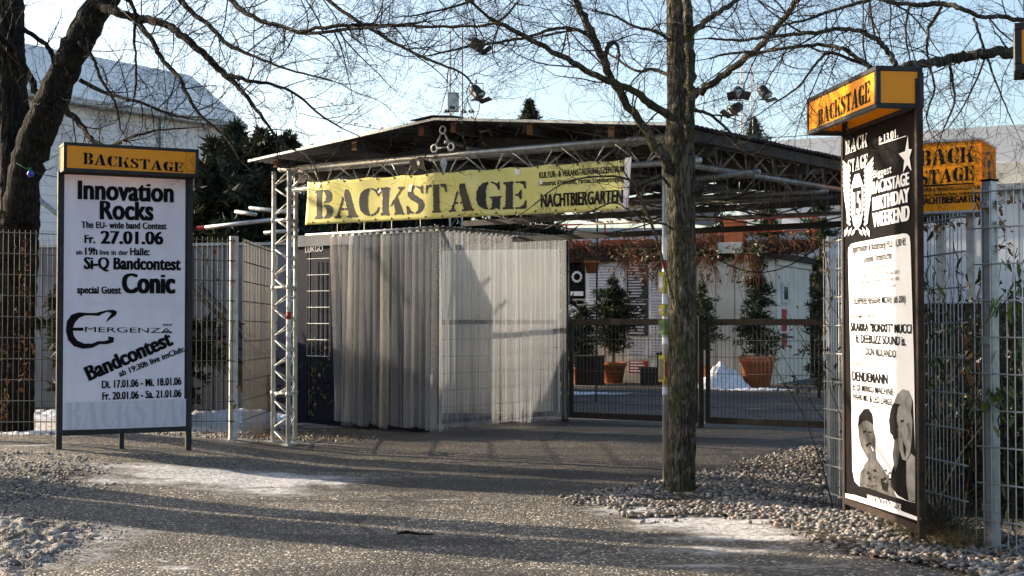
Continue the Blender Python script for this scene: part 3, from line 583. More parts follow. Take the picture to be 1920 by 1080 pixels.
t, f = fence('mesh_fence', 'grey double rod mesh fence running behind the left billboard', (A0.x, A0.y), (A1.x, A1.y), 2.13, 2.08, greywire, posts=((.05, .06, 2.15, .01),), postmat=white_metal, group=None)
fA = f
MB().box(f.w - .05, .01, .02, f.w + .03, .09, 2.13).build('fence_post', white_metal, t)
fence('mesh_fence', 'short mesh fence section running back from the white post beside the truss column', (A1.x + .06, A1.y + .1), (A2.x + .05, A2.y), 2.08, 2.06, greywire)
Q0 = (2.267, 9.69); Q2 = (2.539, 7.46); Q3 = (2.56, 7.38); Q4 = (3.49, 6.07)
fence('mesh_fence', 'galvanised mesh fence running away behind the right billboard', Q0, Q2, 1.85, 1.88, galvwire, posts=((.03, .055, 1.9, .02),), rod=.003)
t, fR = fence('mesh_fence', 'nearest galvanised mesh fence at the right picture edge with square grey post', Q3, Q4, 2.0, 2.0, galvwire, posts=((.07, .062, 2.06, .014),), rod=.0032, r2=.004)
fence('mesh_fence', 'end section of mesh fence turning back beside the right gate leaf', (2.30, 9.75), (3.2, 11.3), 1.85, 1.85, galvwire)

# ------------------------------------------------------------------ BILLBOARDS
def lightbox(parent, x0, x1, yf, yb, z0, z1, fr=.028, name='light_box', both=True):
    bx = link(name, bpy.data.meshes.new('light_box_frame'), parent)
    mb = MB()
    def bar(a0, b0, c0, a1, b1, c1): mb.box(a0, b0, c0, a1, b1, c1)
    for z in (z0, z1 - fr):
        bar(x0, yf, z, x1, yf + fr, z + fr); bar(x0, yb - fr, z, x1, yb, z + fr); bar(x0, yf + fr, z, x0 + fr, yb - fr, z + fr); bar(x1 - fr, yf + fr, z, x1, yb - fr, z + fr)
    for x in (x0, x1 - fr):
        for y in (yf, yb - fr): bar(x, y, z0 + fr, x + fr, y + fr, z1 - fr)
    me = mb.mesh('light_box_frame', darkframe); bx.data = me; bev(bx, .003, 1)
    e = .006
    MB().box(x0 + fr, yf + e, z0 + fr, x1 - fr, yf + e + .006, z1 - fr).build('orange_panel', orange, bx)
    MB().box(x0 + fr, yf + fr, z1 - .010, x1 - fr, yb - fr, z1 - .006).build('lid_panel', lidmat, bx)
    MB().box(x0 + fr, yb - e - .006, z0 + fr, x1 - fr, yb - e, z1 - fr).build('orange_panel', orange, bx)
    MB().box(x0 + e, yf + fr, z0 + fr, x0 + e + .006, yb - fr, z1 - fr).build('orange_panel', orange, bx)
    MB().box(x1 - e - .006, yf + fr, z0 + fr, x1 - e, yb - fr, z1 - fr).build('orange_panel', orange, bx)
    return bx
# --- left billboard
fL = Frame(-3.957, 11.75, -2.984, 12.23)
t = thing('billboard', 'upright billboard with white band contest poster under an orange lit sign box', 'billboard', tuple(fL.o), fL.a); LBrd = t
zb, zt = .322, 2.583; wd = fL.w
for x0 in (-.05, wd): bev(MB().box(x0, -.012, .10, x0 + .05, .045, zt + .02).build('post', darkframe, t), .003, 1)
MB().box(.0, -.008, zb - .05, wd, .04, zb - .003).build('bottom_rail', darkframe, t); MB().box(0, -.006, zt + .003, wd, .04, zt + .04).build('top_rail', darkframe, t)
MB().box(0, .004, zb, wd, .035, zt).build('back_board', darkframe, t)
MB().box(.5, .04, .1, .54, .08, 2.4).build('support', darkframe, t)
def sheet(f, x0, x1, z0, z1, y, name, mat, parent, seed, amp=.003, nx=30, nz=60):
    mb = MB()
    for j in range(nz + 1):
        for i in range(nx + 1):
            x = x0 + (x1 - x0) * i / nx; z = z0 + (z1 - z0) * j / nz; mb.v.append((x, y - amp * (noise.noise((x * 3, z * 5, seed)) + .5 * noise.noise((x * 1, z * 14, seed + 4))) - amp, z))
    for j in range(nz):
        for i in range(nx): a = j * (nx + 1) + i; mb.f.append([a, a + 1, a + nx + 2, a + nx + 1])
    return mb.build(name, mat, parent, True)
ps = sheet(fL, .004, wd - .018, zb + .002, zt - .004, -.001, 'poster', paper, t, 1, .0016)
QL = lambda x, y: fL.q(x / 1.7411, 240 + y / 1.7419)          # measured on an enlarged view of the poster
YP = -.0075; fn = lambda x, z: (x, YP, z)
def ln(mb, body, ax, ay, bx_, by, cap, bold=.035, Q=QL, k=1 / 1.7411 * 11.95 / F_PX, fn=fn): text(mb, body, Q(ax, ay), Q(bx_, by), cap * k, fn, bold)
def lines(parent, rows, mat, **kw):
    for r in rows:
        mb = MB(); ln(mb, *r[:6], **dict(kw, bold=r[6] if len(r) > 6 else .035)); mb.build('lettering', mat, parent)
lines(ps, [('Innovation', 253, 231, 567, 242, 61, .045), ('Rocks', 325, 297, 501, 301, 61, .045), ('The EU- wide band Contest', 265, 326, 544, 331, 21, .04), ('Fr.', 275, 375, 311, 376, 26, .045), ('27.01.06', 328, 377, 533, 380, 42, .045),
 ('ab', 248, 413, 269, 413, 14, .03), ('19h', 277, 414, 318, 414, 24, .04), ('live in der', 325, 414, 418, 415, 16, .03), ('Halle:', 424, 415, 488, 416, 24, .04), ('Si-Q Bandcontest', 273, 460, 590, 464, 39, .05), ('special Guest', 251, 540, 395, 541, 23, .045), ('Conic', 397, 538, 572, 539, 65, .055),
 ('MERGENZA', 277, 666, 560, 670, 17, .0), ('Bandcontest', 290, 826, 567, 706, 48, .055), ('ab 19:30h live imClub:', 391, 813, 603, 729, 19, .04), ('Di. 17.01.06 - Mi. 18.01.06', 332, 850, 592, 838, 25, .045), ('Fr. 20.01.06 - Sa. 21.01.06', 333, 888, 592, 878, 25, .045)], black)
def shape(pts, Q, parent, name, mat, y): mb = MB(); mb.poly2([Q(*p) for p in pts], lambda x, z: (x, y, z)); return mb.build(name, mat, parent)
GUIT = [(372, 594), (382, 600), (378, 612), (362, 622), (346, 636), (350, 624), (364, 606), (352, 600), (335, 606), (322, 614), (300, 612), (278, 612), (258, 620), (244, 636), (238, 652), (272, 652), (272, 662), (238, 662), (240, 678), (252, 694), (274, 704), (300, 704), (320, 696), (340, 696), (354, 692), (352, 680), (372, 684), (370, 700), (350, 706), (325, 706), (300, 718), (270, 721), (240, 712), (222, 692), (215, 662), (218, 632), (232, 610), (256, 602), (290, 604), (312, 604), (335, 598), (355, 594)]
greyink_d = M('dark_halftone_print', (.055, .052, .05), .5, scale=20, col2=(.13, .125, .12), detail=8)
shape(GUIT, QL, ps, 'guitar_emblem', black, YP)
mb = MB()
for i in range(5):
    for y0 in (640, 664): a = QL(531 + i * 6.4, y0); b = QL(535 + i * 6.4, y0 + 6); mb.box(a[0], YP - .001, b[1], b[0], YP, a[1])
a = QL(212, 574); b = QL(600, 576); mb.box(a[0], YP - .001, b[1], b[0], YP, a[1]); mb.build('printed_rule', black, ps)
a = QL(212, 900); b = QL(606, 984)
shape([(212, 897), (607, 884), (606, 978), (212, 986)], QL, ps, 'printed_band', greyink2, -.0062)
mb = MB(); stencil(mb, 'BACKSTAGE', QL(216, 986), QL(680, 968), .28, .28, lambda x, z: (min(x, wd - .02), -.0068, min(z, 1.3)), .15, 3)
o = mb.build('faint_lettering', M('very_faint_print', (.52, .52, .60), .6), ps)
# clip the faint letters to the band: keep only vertices below the band top
bm = bmesh.new(); bm.from_mesh(o.data)
for pco, pno in (((0, 0, QL(212, 898)[1]), (0, 0, 1)), ((wd - .022, 0, 0), (1, 0, 0))): bmesh.ops.bisect_plane(bm, geom=bm.verts[:] + bm.edges[:] + bm.faces[:], plane_co=pco, plane_no=pno, clear_outer=True)
bm.to_mesh(o.data); bm.free()
bx = lightbox(t, -.035, 1.135, -.235, .05, 2.584, 2.835)
mb = MB(); QB = lambda x, y: fL.q(100 + x / 3.6, 260 + y / 3.6, -.235)
stencil(mb, 'BACKSTAGE', QB(203, 170), QB(877, 228), .086 * 1.12, .076 * 1.12, lambda x, z: (x, -.2325, z), .07, 2); mb.build('lettering', black, bx)
# --- right billboard
fRt = Frame(2.0625, 8.25, 2.189, 7.2); wd = fRt.w
t = thing('billboard', 'tall narrow billboard with black and white party poster leaning at the right fence', 'billboard', tuple(fRt.o), fRt.a); RBrd = t
zb, zt = .20, 2.435
for x0 in (-.032, wd): bev(MB().box(x0, -.012, .12, x0 + .032, .026, 2.60 if x0 > 0 else zt + .15).build('post', brownframe, t), .003, 1)
MB().box(wd - .001, .004, 2.44, wd + .034, .03, 2.63).build('post_extension', darkframe, t)
MB().box(0, -.01, zb - .04, wd, .025, zb - .003).build('bottom_rail', brownframe, t); MB().box(0, -.004, zt + .003, wd, .04, zt + .03).build('top_rail', brownframe, t)
MB().box(0, .008, zb, wd, .035, zt).build('back_board', brownframe, t)
for x in (.12, .7): MB().box(x, .0, zt, x + .05, .045, 2.46).build('bracket', darkframe, t)
ps = sheet(fRt, .006, wd - .004, zb + .004, zt - .004, 0, 'poster', inkpaper, t, 11, .003)
YP = -.0105
QA = lambda x, y: fRt.q(1570 + x / 2.7, 220 + y / 2.7); QC = lambda x, y: fRt.q(1580 + x / 2.4545, 560 + y / 2.4545)
def fly(y): return lambda x, z: (x, y, z)
# white printed field
wf = [QA(60, 690), QA(62, 660), QA(75, 642), QA(100, 634), QA(340, 588), QA(360, 590), QA(372, 604), QA(376, 640), QC(334, 300), QC(338, 560), QC(340, 700), QC(341, 940), QC(300, 930), QC(120, 870), QC(80, 862), QC(60, 840), QC(50, 790), QC(44, 400)]
mb = MB(); mb.poly2(wf, fly(-.0072)); wfo = mb.build('printed_field', paper2, ps)
mb = MB(); mb.poly2([QC(16, 896), QC(60, 903), QC(200, 948), QC(364, 1010), QC(362, 1026), QC(200, 972), QC(16, 914)], fly(-.0076)); mb.build('printed_band', paper2, ps)
K27 = 7.7 / F_PX / 2.7; K24 = 7.7 / F_PX / 2.4545
def rl(rows, Q, k, mat, y=YP): lines(ps, rows, mat, Q=Q, k=k, fn=fly(y))
for a, b, c0 in (((50, 190), (160, 148), 72), ((60, 285), (163, 250), 70)):
    mb = MB(); stencil(mb, 'BACK' if c0 == 72 else 'STAGE', QA(*a), QA(*b), c0 * K27, c0 * K27, fly(YP), .05, 5); mb.build('lettering', paper2, ps)
rl([('Fr.', 220, 138, 238, 132, 40, .03), ('13.01.', 246, 130, 318, 98, 44, .04), ('Biggest', 190, 308, 284, 280, 38, .02), ('BACKSTAGE', 183, 388, 374, 340, 62, .07), ('BIRTHDAY', 186, 472, 376, 425, 68, .08), ('WEEKEND', 186, 556, 376, 520, 74, .08)], QA, K27, paper2)
mb = MB(); mb.poly2([QA(*p) for p in ((222, 134), (358, 92), (358, 97), (222, 139))], fly(YP)); mb.build('printed_rule', paper2, ps)
mb = MB(); mb.poly2([QA(*p) for p in ((366, 92), (370, 160), (386, 162), (374, 205), (384, 270), (362, 240), (342, 280), (348, 218), (320, 184), (352, 172))], fly(YP)); mb.build('star', paper2, ps)
# winged crest with 15
mb = MB(); rg = random.Random(4)
for sd_, cx in ((-1, 78), (1, 140)):
    for k in range(12):
        u_ = k / 11; y0 = 250 + 270 * u_; yy = y0 - 34 - (18 if sd_ > 0 else 6) * (1 - u_); bx0 = cx + sd_ * 2; tip = cx + sd_ * (48 - 26 * u_ * u_ + (0 if sd_ < 0 else 4))
        mb.poly2([QA(*p) for p in ((bx0, y0 + 20), (bx0 + sd_ * 16, y0 - 8), (tip, yy), (tip - sd_ * 2, yy + 16), (bx0 + sd_ * 20, y0 + 16), (bx0 + sd_ * 4, y0 + 30))], fly(YP))
    for k in range(3): mb.poly2([QA(*p) for p in ((108 + sd_ * (6 + 20 * k), 560 - 4 * k), (108 + sd_ * (24 + 20 * k), 575), (108 + sd_ * (28 + 18 * k), 600 + 3 * k), (108 + sd_ * (14 + 18 * k), 588))], fly(YP))
mb.poly2([QA(*p) for p in ((96, 290), (120, 284), (140, 345), (140, 470), (128, 540), (108, 570), (90, 546), (78, 480), (76, 360))], fly(YP)); mb.build('winged_crest', paper2, ps)
mb = MB(); mb.poly2([QA(*p) for p in ((86, 360), (132, 350), (132, 490), (86, 500))], fly(YP - .001)); mb.build('shield', black, ps)
rl([('15', 92, 492, 130, 484, 120, .05)], QA, K27, paper2, YP - .002)
rl([('Jagermeister & Kaltenberg PILS · 1,50 €!', 82, 684, 354, 646, 34, .02), ('Großes Tortenbuffet', 143, 735, 284, 714, 33, .03), ('Eintrittspreise:', 164, 772, 262, 760, 20, .0), ('bis 22h frei  16-15h, Gast 15 € 10-00h Gast 3,00 €', 112, 812, 324, 790, 17, .01), ('erm-60h, Gast (31, 43)-60h, bis 13 DI Fast 100€', 112, 842, 322, 824, 17, .01), ('Am 16/30h erhält ein Freibons-sponsored*', 126, 872, 306, 858, 15, .0), ('SURPRISE REGGAE MOVIE (ab 20h)', 92, 946, 354, 936, 33, .03), ('REGGAEMATIC PRESENTS:', 76, 1018, 216, 1014, 18, .01)], QA, K27, black)
rl([('SKARRA "BONXIT" MUCCI', 44, 148, 325, 160, 40, .04), ('ft. DEEBUZZ SOUND is.', 66, 202, 298, 216, 40, .03), ('DON ROLANDO', 112, 258, 252, 272, 34, .03), ('freshBlendz presents:', 48, 304, 172, 315, 16, .0), ('DENDEMANN', 51, 376, 214, 394, 46, .035), ('ft. DJ MIRKO MACHINE', 52, 420, 240, 446, 30, .03), ('HAAK MC & LEO LARGE', 54, 462, 236, 492, 30, .03)], QC, K24, black)
rl([('WWW.BACKSTAGE089.DE', 120, 926, 278, 975, 28, .05)], QC, K24, greyink2)
# two printed figures (generic), flat grey shapes
def fig(pts, mat, y, nm): mb = MB(); mb.poly2([QC(*p) for p in pts], fly(y)); mb.build(nm, mat, ps)
fig([(84, 862), (86, 800), (108, 770), (124, 740), (112, 720), (90, 680), (80, 640), (76, 580), (86, 535), (104, 508), (126, 506), (142, 530), (146, 590), (158, 640), (156, 700), (164, 740), (192, 780), (222, 830), (240, 880), (256, 918), (200, 900), (140, 876)], midink, -.0082, 'printed_figure')
fig([(96, 560), (112, 548), (136, 560), (144, 600), (150, 650), (140, 700), (124, 716), (104, 690), (98, 640)], greyink_d, -.0092, 'printed_face')
fig([(78, 590), (82, 540), (104, 508), (126, 506), (144, 536), (148, 580), (120, 560), (96, 566)], inkpaper, -.0098, 'printed_cap')
fig([(100, 610), (116, 606), (116, 614), (102, 618)], black, -.0104, 'printed_eye'); fig([(128, 612), (140, 610), (140, 618), (128, 618)], black, -.0104, 'printed_eye')
fig([(112, 672), (134, 660), (142, 668), (132, 672), (116, 684)], black, -.0104, 'printed_moustache'); fig([(138, 682), (142, 680), (152, 700), (148, 702)], paper2, -.0106, 'printed_cigarette')
fig([(100, 770), (124, 742), (150, 770), (130, 800)], greyink_d, -.0088, 'printed_collar'); fig([(180, 830), (204, 820), (218, 850), (214, 890), (190, 880)], inkpaper, -.009, 'printed_pocket')
fig([(224, 860), (230, 800), (250, 740), (264, 700), (238, 640), (222, 560), (230, 500), (250, 460), (280, 420), (310, 424), (330, 470), (334, 560), (340, 700), (341, 938), (300, 928), (260, 905)], inkpaper, -.0082, 'printed_figure')
fig([(256, 540), (262, 500), (292, 470), (318, 500), (328, 560), (326, 640), (318, 710), (300, 746), (282, 740), (268, 690), (260, 620)], skinink, -.0092, 'printed_face')
fig([(242, 480), (258, 440), (284, 416), (308, 424), (328, 470), (322, 520), (300, 478), (270, 486)], skinink, -.0098, 'printed_cap'); fig([(226, 620), (220, 560), (228, 510), (244, 482), (262, 490), (252, 540), (264, 640), (250, 642)], black, -.0100, 'printed_visor')
fig([(256, 586), (262, 580), (264, 594), (258, 598)], black, -.0105, 'printed_eye'); fig([(274, 560), (288, 556), (290, 568), (276, 570)], black, -.0105, 'printed_eye'); fig([(284, 650), (300, 690), (296, 730), (288, 700)], black, -.0105, 'printed_mouth')
for k in range(26):   # printed shading strokes: folds of the jackets and the hair
    a_ = rg.uniform(110, 215); b_ = 790 + rg.uniform(0, 80); fig([(a_, b_), (a_ + rg.uniform(6, 16), b_ + rg.uniform(-14, -4)), (a_ + rg.uniform(10, 22), b_ + rg.uniform(0, 12))], rg.choice([inkpaper, greyink_d, midink]), -.0094 - k * 1e-5, 'printed_shade')
for pts_ in ([(106, 625), (112, 650), (120, 655), (116, 630)], [(122, 618), (128, 650), (134, 652), (128, 620)], [(262, 560), (258, 600), (268, 640), (266, 600)], [(300, 575), (312, 620), (306, 660), (318, 620), (316, 570)], [(276, 610), (272, 640), (284, 644)]):
    fig(pts_, greyink_d, -.0101, 'printed_shade')
fig([(300, 750), (322, 712), (341, 730), (341, 930), (312, 930), (300, 850)], skinink, -.0090, 'printed_shirt'); fig([(236, 720), (246, 650), (262, 640), (270, 700), (262, 760), (250, 800)], midink, -.0102, 'printed_hand')
bx = lightbox(t, -.02, 1.082, -.235, .03, 2.436, 2.665)
mb = MB(); QD = lambda x, y: fRt.q(1500 + x / 2.348, 100 + y / 2.348, -.235)
stencil(mb, 'BACKSTAGE', QD(78, 318), QD(305, 212), .095, .115, lambda x, z: (x, -.2325, z), .07, 7); mb.build('lettering', black, bx)
# --- part of a third light box at the right edge of the photograph
pa = W(1916, 588, 5.2); t = thing('light_box_sign', 'corner of another dark framed yellow sign box at the top right edge', 'sign', (pa.x, 5.2, 0), R(-20)); 
za = W(1910, 133, 5.2).z; zb_ = W(1910, 42, 5.2).z
bx = lightbox(t, -.02, .9, 0, .22, za, zb_); MB().box(.75, .08, -.02, .83, .16, za).build('post', darkframe, t)
# --- yellow cube sign behind the fence
pc = W(1842, 588, 12.5); ex0 = W(1690, 588, 12.2)
_cx = W(1842, 588, 12.3).x; fY = Frame(_cx - .866 * .68, 12.3 + .5 * .68, _cx, 12.3); z0, z1 = W(1842, 393, 12.3).z, W(1842, 262, 12.3).z
t = thing('cube_sign', 'orange cube shaped sign behind the right fence with an i on its side', 'sign', (fY.o.x, fY.o.y, 0), fY.a)
MB().box(0, 0, z0, fY.w, .7, z1).build('sign_box', orange, t)
MB().box(fY.w - .006, -.004, z0 - .006, fY.w + .006, .706, z1 + .006).build('side_panel', orange2, t)
for a in ((-.02, -.012, z1), (-.02, -.012, z0 - .02)): MB().box(a[0], a[1], a[2], fY.w + .008, .72, a[2] + .02).build('edge_frame', galv, t)
QY = lambda x, y: fY.q(1720 + (x - 516) / 2.348, 240 + y * 0, 0)
QE = lambda x, y: fY.q(1500 + x / 2.348, 100 + y / 2.348)
for wrd, a, b, c in (('BACK', (528, 497), (765, 478), 68), ('STAGE', (526, 582), (766, 556), 62)):
    mb = MB(); stencil(mb, wrd, QE(*a), QE(*b), c / 2.348 * 12.5 / F_PX, c / 2.348 * 12.5 / F_PX, fly(-.006), .08, 9); mb.build('lettering', black, t)
mb = MB(); a = QE(500, 580); b = QE(766, 572); mb.poly2([QE(526, 582), QE(766, 569), QE(766, 576), QE(526, 589)], fly(-.006))
kk = 12.5 / F_PX / 2.348
for s_, a, b, c, bo in (('KULTUR- & VERANSTALTUNGSZENTRUM', (527, 611), (792, 596), 16, .03), ('Konzerte, Kleinkunst, Parties, Liveübertragung', (529, 632), (792, 618), 13, .02), ('NACHTBIERGARTEN', (527, 666), (792, 652), 30, .05)): text(mb, s_, QE(*a), QE(*b), c * kk, fly(-.006), bo)
mb.build('lettering', black, t)
mb = MB(); sx = fY.w + .0085; cz = (z0 + z1) / 2
for rr, zz in ((1.0, 0),):
    n = 28; 
    for j in range(n):
        a0, a1 = 6.283 * j / n, 6.283 * (j + 1) / n
        mb.face([(sx, .35 + .27 * math.cos(a0), cz + .25 * math.sin(a0)), (sx, .35 + .27 * math.cos(a1), cz + .25 * math.sin(a1)), (sx, .35 + .255 * math.cos(a1), cz + .235 * math.sin(a1)), (sx, .35 + .255 * math.cos(a0), cz + .235 * math.sin(a0))])
mb.box(sx - .001, .3, cz - .15, sx + .001, .4, cz + .06); mb.box(sx - .001, .3, cz + .1, sx + .001, .4, cz + .17); mb.build('lettering_i', brownframe, t)
MB().box(.2, .3, -.02, .28, .38, z0 - .02).build('post', galv, t); MB().box(fY.w - .2, .3, -.02, fY.w - .12, .38, z0 - .02).build('post', galv, t)

# ------------------------------------------------------------------ CANOPY of aluminium truss
U = Vector((.782, -.623, 0)).normalized(); V_ = Vector((.623, .782, 0)).normalized()
F0 = Vector((-2.35, 13.45, 0)); F1 = Vector((1.35, 10.5, 0)); FLn = (F1 - F0).length
canopy = thing('truss_canopy', 'gate canopy of aluminium trusses with a shallow corrugated sheet roof', 'canopy', tuple(F0), math.atan2(U.y, U.x))
def C(p): p = Vector(p); d = p - F0; return Vector((d.dot(U), d.dot(V_), p.z))    # world -> canopy
def cpart(mb, name, mat, smooth=True, parent=canopy): return mb.build(name, mat, parent, smooth)
def truss(chords, pitch, name, mat, r=.024, rb=.009, pairs=None):
    """chords: list of (start,end) lines, braces zigzag between the given pairs; each chord a part of its own"""
    for a, b in chords: cpart(MB().tube([a, b], r, 12), name, mat)
    nb = MB(); pairs = pairs or [(i, (i + 1) % len(chords)) for i in range(len(chords))]
    L_ = (Vector(chords[0][1]) - Vector(chords[0][0])).length; n = max(2, int(L_ / pitch))
    for pi, (i, j) in enumerate(pairs):
        a0, a1 = map(Vector, chords[i]); b0, b1 = map(Vector, chords[j])
        for k in range(n):
            u0, u1 = (k + .08) / n, (k + .92) / n
            nb = MB(); p, q = (a0.lerp(a1, u0), b0.lerp(b1, u1)) if (k + pi) % 2 == 0 else (b0.lerp(b1, u0), a0.lerp(a1, u1))
            nb.tube([p, q], rb, 6); cpart(nb, 'brace', mat)
# left column (three tubes)
cols = [Vector((-2.23, 13.32, 0)), Vector((-2.425, 13.56, 0)), Vector((-2.215, 13.64, 0))]
zt_ = 2.80
truss([((*C(c).xy, zg(c.x, c.y) - .02), (*C(c).xy, zt_)) for c in cols], .15, 'column_tube', white_metal, .0225, .008)
for z in (.55, 1.62, 2.3): 
    m_ = MB(); pp = [C((c.x, c.y, z)) for c in cols]
    for i in range(3): m_.tube([pp[i], pp[(i + 1) % 3]], .013, 8)
    for p in pp: m_.tube([p - Vector((0, 0, .02)), p + Vector((0, 0, .02))], .029, 12)
    cpart(m_, 'coupler', white_metal)
for c in cols: cpart(MB().box(*(C(c) + Vector((-.06, -.06, .0))), *(C(c) + Vector((.06, .06, .065 + zg(c.x, c.y) - .05)))), 'base_plate', galv, False)
# stickers on the column
for z, m__ in ((1.30, redst), (1.22, whitest), (1.10, whitest), (1.0, greyink2), (1.40, whitest), (.9, greyink2)):
    c = C(cols[0]); cpart(MB().tube([c + Vector((0, 0, z)), c + Vector((0, 0, z + .07))], .0245, 12), 'sticker', m__)
# front beam, right side beam, left side beam, back beam
def beamlines(a, b, side, h=.20, dpt=.2):
    a = Vector(a); b = Vector(b); s_ = Vector(side) * dpt
    return [(a, b), (a + s_, b + s_), (a + s_ * .5 - Vector((0, 0, h)), b + s_ * .5 - Vector((0, 0, h)))]
zf0, zf1 = 2.81, 2.755
truss(beamlines((0.0, 0, zf0), (FLn + .1, 0, zf1), (0, 1, 0), .2), .26, 'beam_tube', alu, .025, .008)
truss(beamlines((FLn + .05, .15, zf1), (FLn + .05, 5.6, zf1 + .03), (-1, 0, 0), .22), .24, 'beam_tube', alu_dull, .025, .009)
truss(beamlines((0.0, .15, zf0), (0, 5.4, zf0), (1, 0, 0), .2), .3, 'beam_tube', alu_dull, .025, .009)
truss(beamlines((0.0, 5.4, zf0 - .05), (FLn, 5.4, zf1 - .05), (0, -1, 0), .2), .3, 'beam_tube', alu_dull, .025, .009)
truss(beamlines((0.0, 2.7, zf0 - .05), (FLn, 2.7, zf1 - .05), (0, -1, 0), .2), .3, 'beam_tube', alu_dull, .025, .009)
# ridge truss with end plate of three rings
rc = C(W(845, 262, 12.0)); rx = rc.x
truss([((rx, .1, 3.0), (rx, 5.4, 3.0)), ((rx - .11, .1, 2.84), (rx - .11, 5.4, 2.84)), ((rx + .11, .1, 2.84), (rx + .11, 5.4, 2.84))], .3, 'ridge_tube', alu_dull, .024, .008)
mb = MB(); cs = [(rx, 2.995), (rx - .1, 2.835), (rx + .1, 2.835)]
ep = C(W(845, 262, 11.7)); 
for (x, z) in cs:
    n = 16
    pr = [(x + .034 * math.cos(6.283 * i / n), -.12, z + .034 * math.sin(6.283 * i / n)) for i in range(n)]
    mb.tube(pr + [pr[0]], .011, 6, False)
for i, j in ((0, 1), (1, 2), (0, 2)):
    a = Vector((cs[i][0], -.12, cs[i][1])); b = Vector((cs[j][0], -.12, cs[j][1])); d = (b - a).normalized(); mb.tube([a + d * .036, b - d * .036], .0095, 6)
cpart(mb, 'end_plate', alu); cpart(MB().tube([(rx + .03, -.12, 2.885), (rx + .03, .12, 2.885)], .02, 8), 'end_pin', alu)
# right front post with silver sheen (stands beside the tree)
cpart(MB().tube([(*C((1.217, 10.62, 0)).xy, -.02), (*C((1.217, 10.62, 0)).xy, zf1 - .03)], .021, 12), 'support_pole', alu)
pp = C((1.217, 10.62, 0))
for z0_, z1_, m__ in ((1.78, 1.95, whitest), (1.70, 1.77, redst), (1.50, 1.68, yellowst), (1.42, 1.50, greyink2), (1.32, 1.42, yellowst), (1.17, 1.30, greenst), (1.10, 1.15, whitest), (.78, 1.02, yellowst), (.84, .96, redst), (.70, .76, greyink2)):
    ww = .023 if m__ is redst and z0_ < 1 else .0222; mb = MB(); mb.tube([(pp.x, pp.y, z0_), (pp.x, pp.y, z1_)], ww + random.random() * .0008, 10); cpart(mb, 'sticker', m__, False)
    if m__ in (yellowst, greenst): cpart(MB().box(pp.x - .042, pp.y - .030, z0_ + .02, pp.x + .015, pp.y - .027, z1_ - .01), 'sticker_flap', m__, False); cpart(MB().box(pp.x - .034, pp.y - .032, z0_ + .04, pp.x + .0, pp.y - .0302, z1_ - .04), 'sticker_print', greyink if z0_ > 1.2 else darkwire, False)
# roof sheets
zr = 3.085; ez_r, ez_l = 2.80, 2.895
xr, xl, xm = FLn + .17, -.20, rx
def roofpanel(x0, z0, x1, z1, n_):
    # corrugated sheets, waves running down the slope; split into single sheets along the depth
    sheets = 8; y0_, y1_ = -.22, 5.75; wl = .076
    for k in range(sheets):
        a = y0_ + (y1_ - y0_) * k / sheets; b = y0_ + (y1_ - y0_) * (k + 1) / sheets + .03; mb = MB(); ny = int((b - a) / wl * 6); lift = .004 * (k % 2)
        for i in range(ny + 1):
            y = a + (b - a) * i / ny; wv = .011 * math.sin(6.283 * y / wl) + lift
            mb.v.append((x0, y, z0 + wv)); mb.v.append((x1, y, z1 + wv)); 
        for i in range(ny): mb.f.append([2 * i, 2 * i + 1, 2 * i + 3, 2 * i + 2])
        o = cpart(mb, n_, corr, True); sm = o.modifiers.new('th', 'SOLIDIFY'); sm.thickness = .003
roofpanel(xm, zr, xr, ez_r, 'roof_sheet'); roofpanel(xm, zr, xl, ez_l, 'roof_sheet')
cpart(MB().beam((xm - .16, -.25, zr - .012), (xm - .16, 5.8, zr - .012), .001, .001), 'ridge_wire', corr)
mb = MB(); 
for sx_, zz in ((-1, (zr - ez_l) / (xm - xl)), (1, (zr - ez_r) / (xr - xm))):
    mb.v += []; mb.beam((xm + sx_ * .13, -.27, zr + .022 - .13 * zz), (xm + sx_ * .13, 5.8, zr + .022 - .13 * zz), .26, .006, Vector((sx_ * zz, 0, 1)))
cpart(mb, 'ridge_cap', corr, False)
for sx_, xe, ze in ((-1, xl, ez_l), (1, xr, ez_r)):
    mb = MB(); mb.beam((xm, -.235, zr - .006), (xe, -.235, ze - .006), .02, .022); cpart(mb, 'verge_trim', alu, False)
    sl = (ze - zr) / (xe - xm)
    for u_ in ((.08, .42, .86) if sx_ < 0 else (.07, .40, .72, .97)):
        px_ = xm + (xe - xm) * u_; pz = zr + (ze - zr) * u_ - .065
        pu = cpart(MB().box(px_ - .03, -.17, pz - .05, px_ + .03, 5.6, pz + .035), 'purlin', wood, False)
        MB().box(px_ - .031, -.19, pz - .051, px_ + .031, -.168, pz + .036).build('painted_end', orangewood, pu)
    for yy in (.35, 2.0, 3.7, 5.3):
        mb = MB(); mb.beam((xm + .02 * sx_, yy, zr - .16), (xm + (xe - xm) * .97, yy, ze - .15), .05, .10); cpart(mb, 'rafter', wood, False)
# cables slung below the roof
for k in range(5):
    pts = []; y0_ = .5 + k * .9
    for i in range(13): u_ = i / 12; pts.append((.3 + u_ * (FLn - .4), y0_ + .3 * math.sin(3 * u_ + k), 2.58 - .16 * math.sin(math.pi * u_ * (2 + k % 2)) ** 2 - .03 * k))
    cpart(MB().tube(pts, .008, 5), 'cable', cable)
# hanging light string at the right side (icicle wires)
ic = MB(); rg = random.Random(3)
for k in range(46):
    y_ = .4 + k * .11; l_ = rg.uniform(.08, .26); x_ = FLn + .04; ic.tube([(x_, y_, 2.53), (x_ + rg.uniform(-.02, .02), y_ + rg.uniform(-.02, .02), 2.53 - l_ * .5), (x_ + rg.uniform(-.03, .03), y_ + rg.uniform(-.04, .04), 2.53 - l_)], .003, 4)
tag(cpart(ic, 'icicle_light_wires', greywire), kind='stuff')
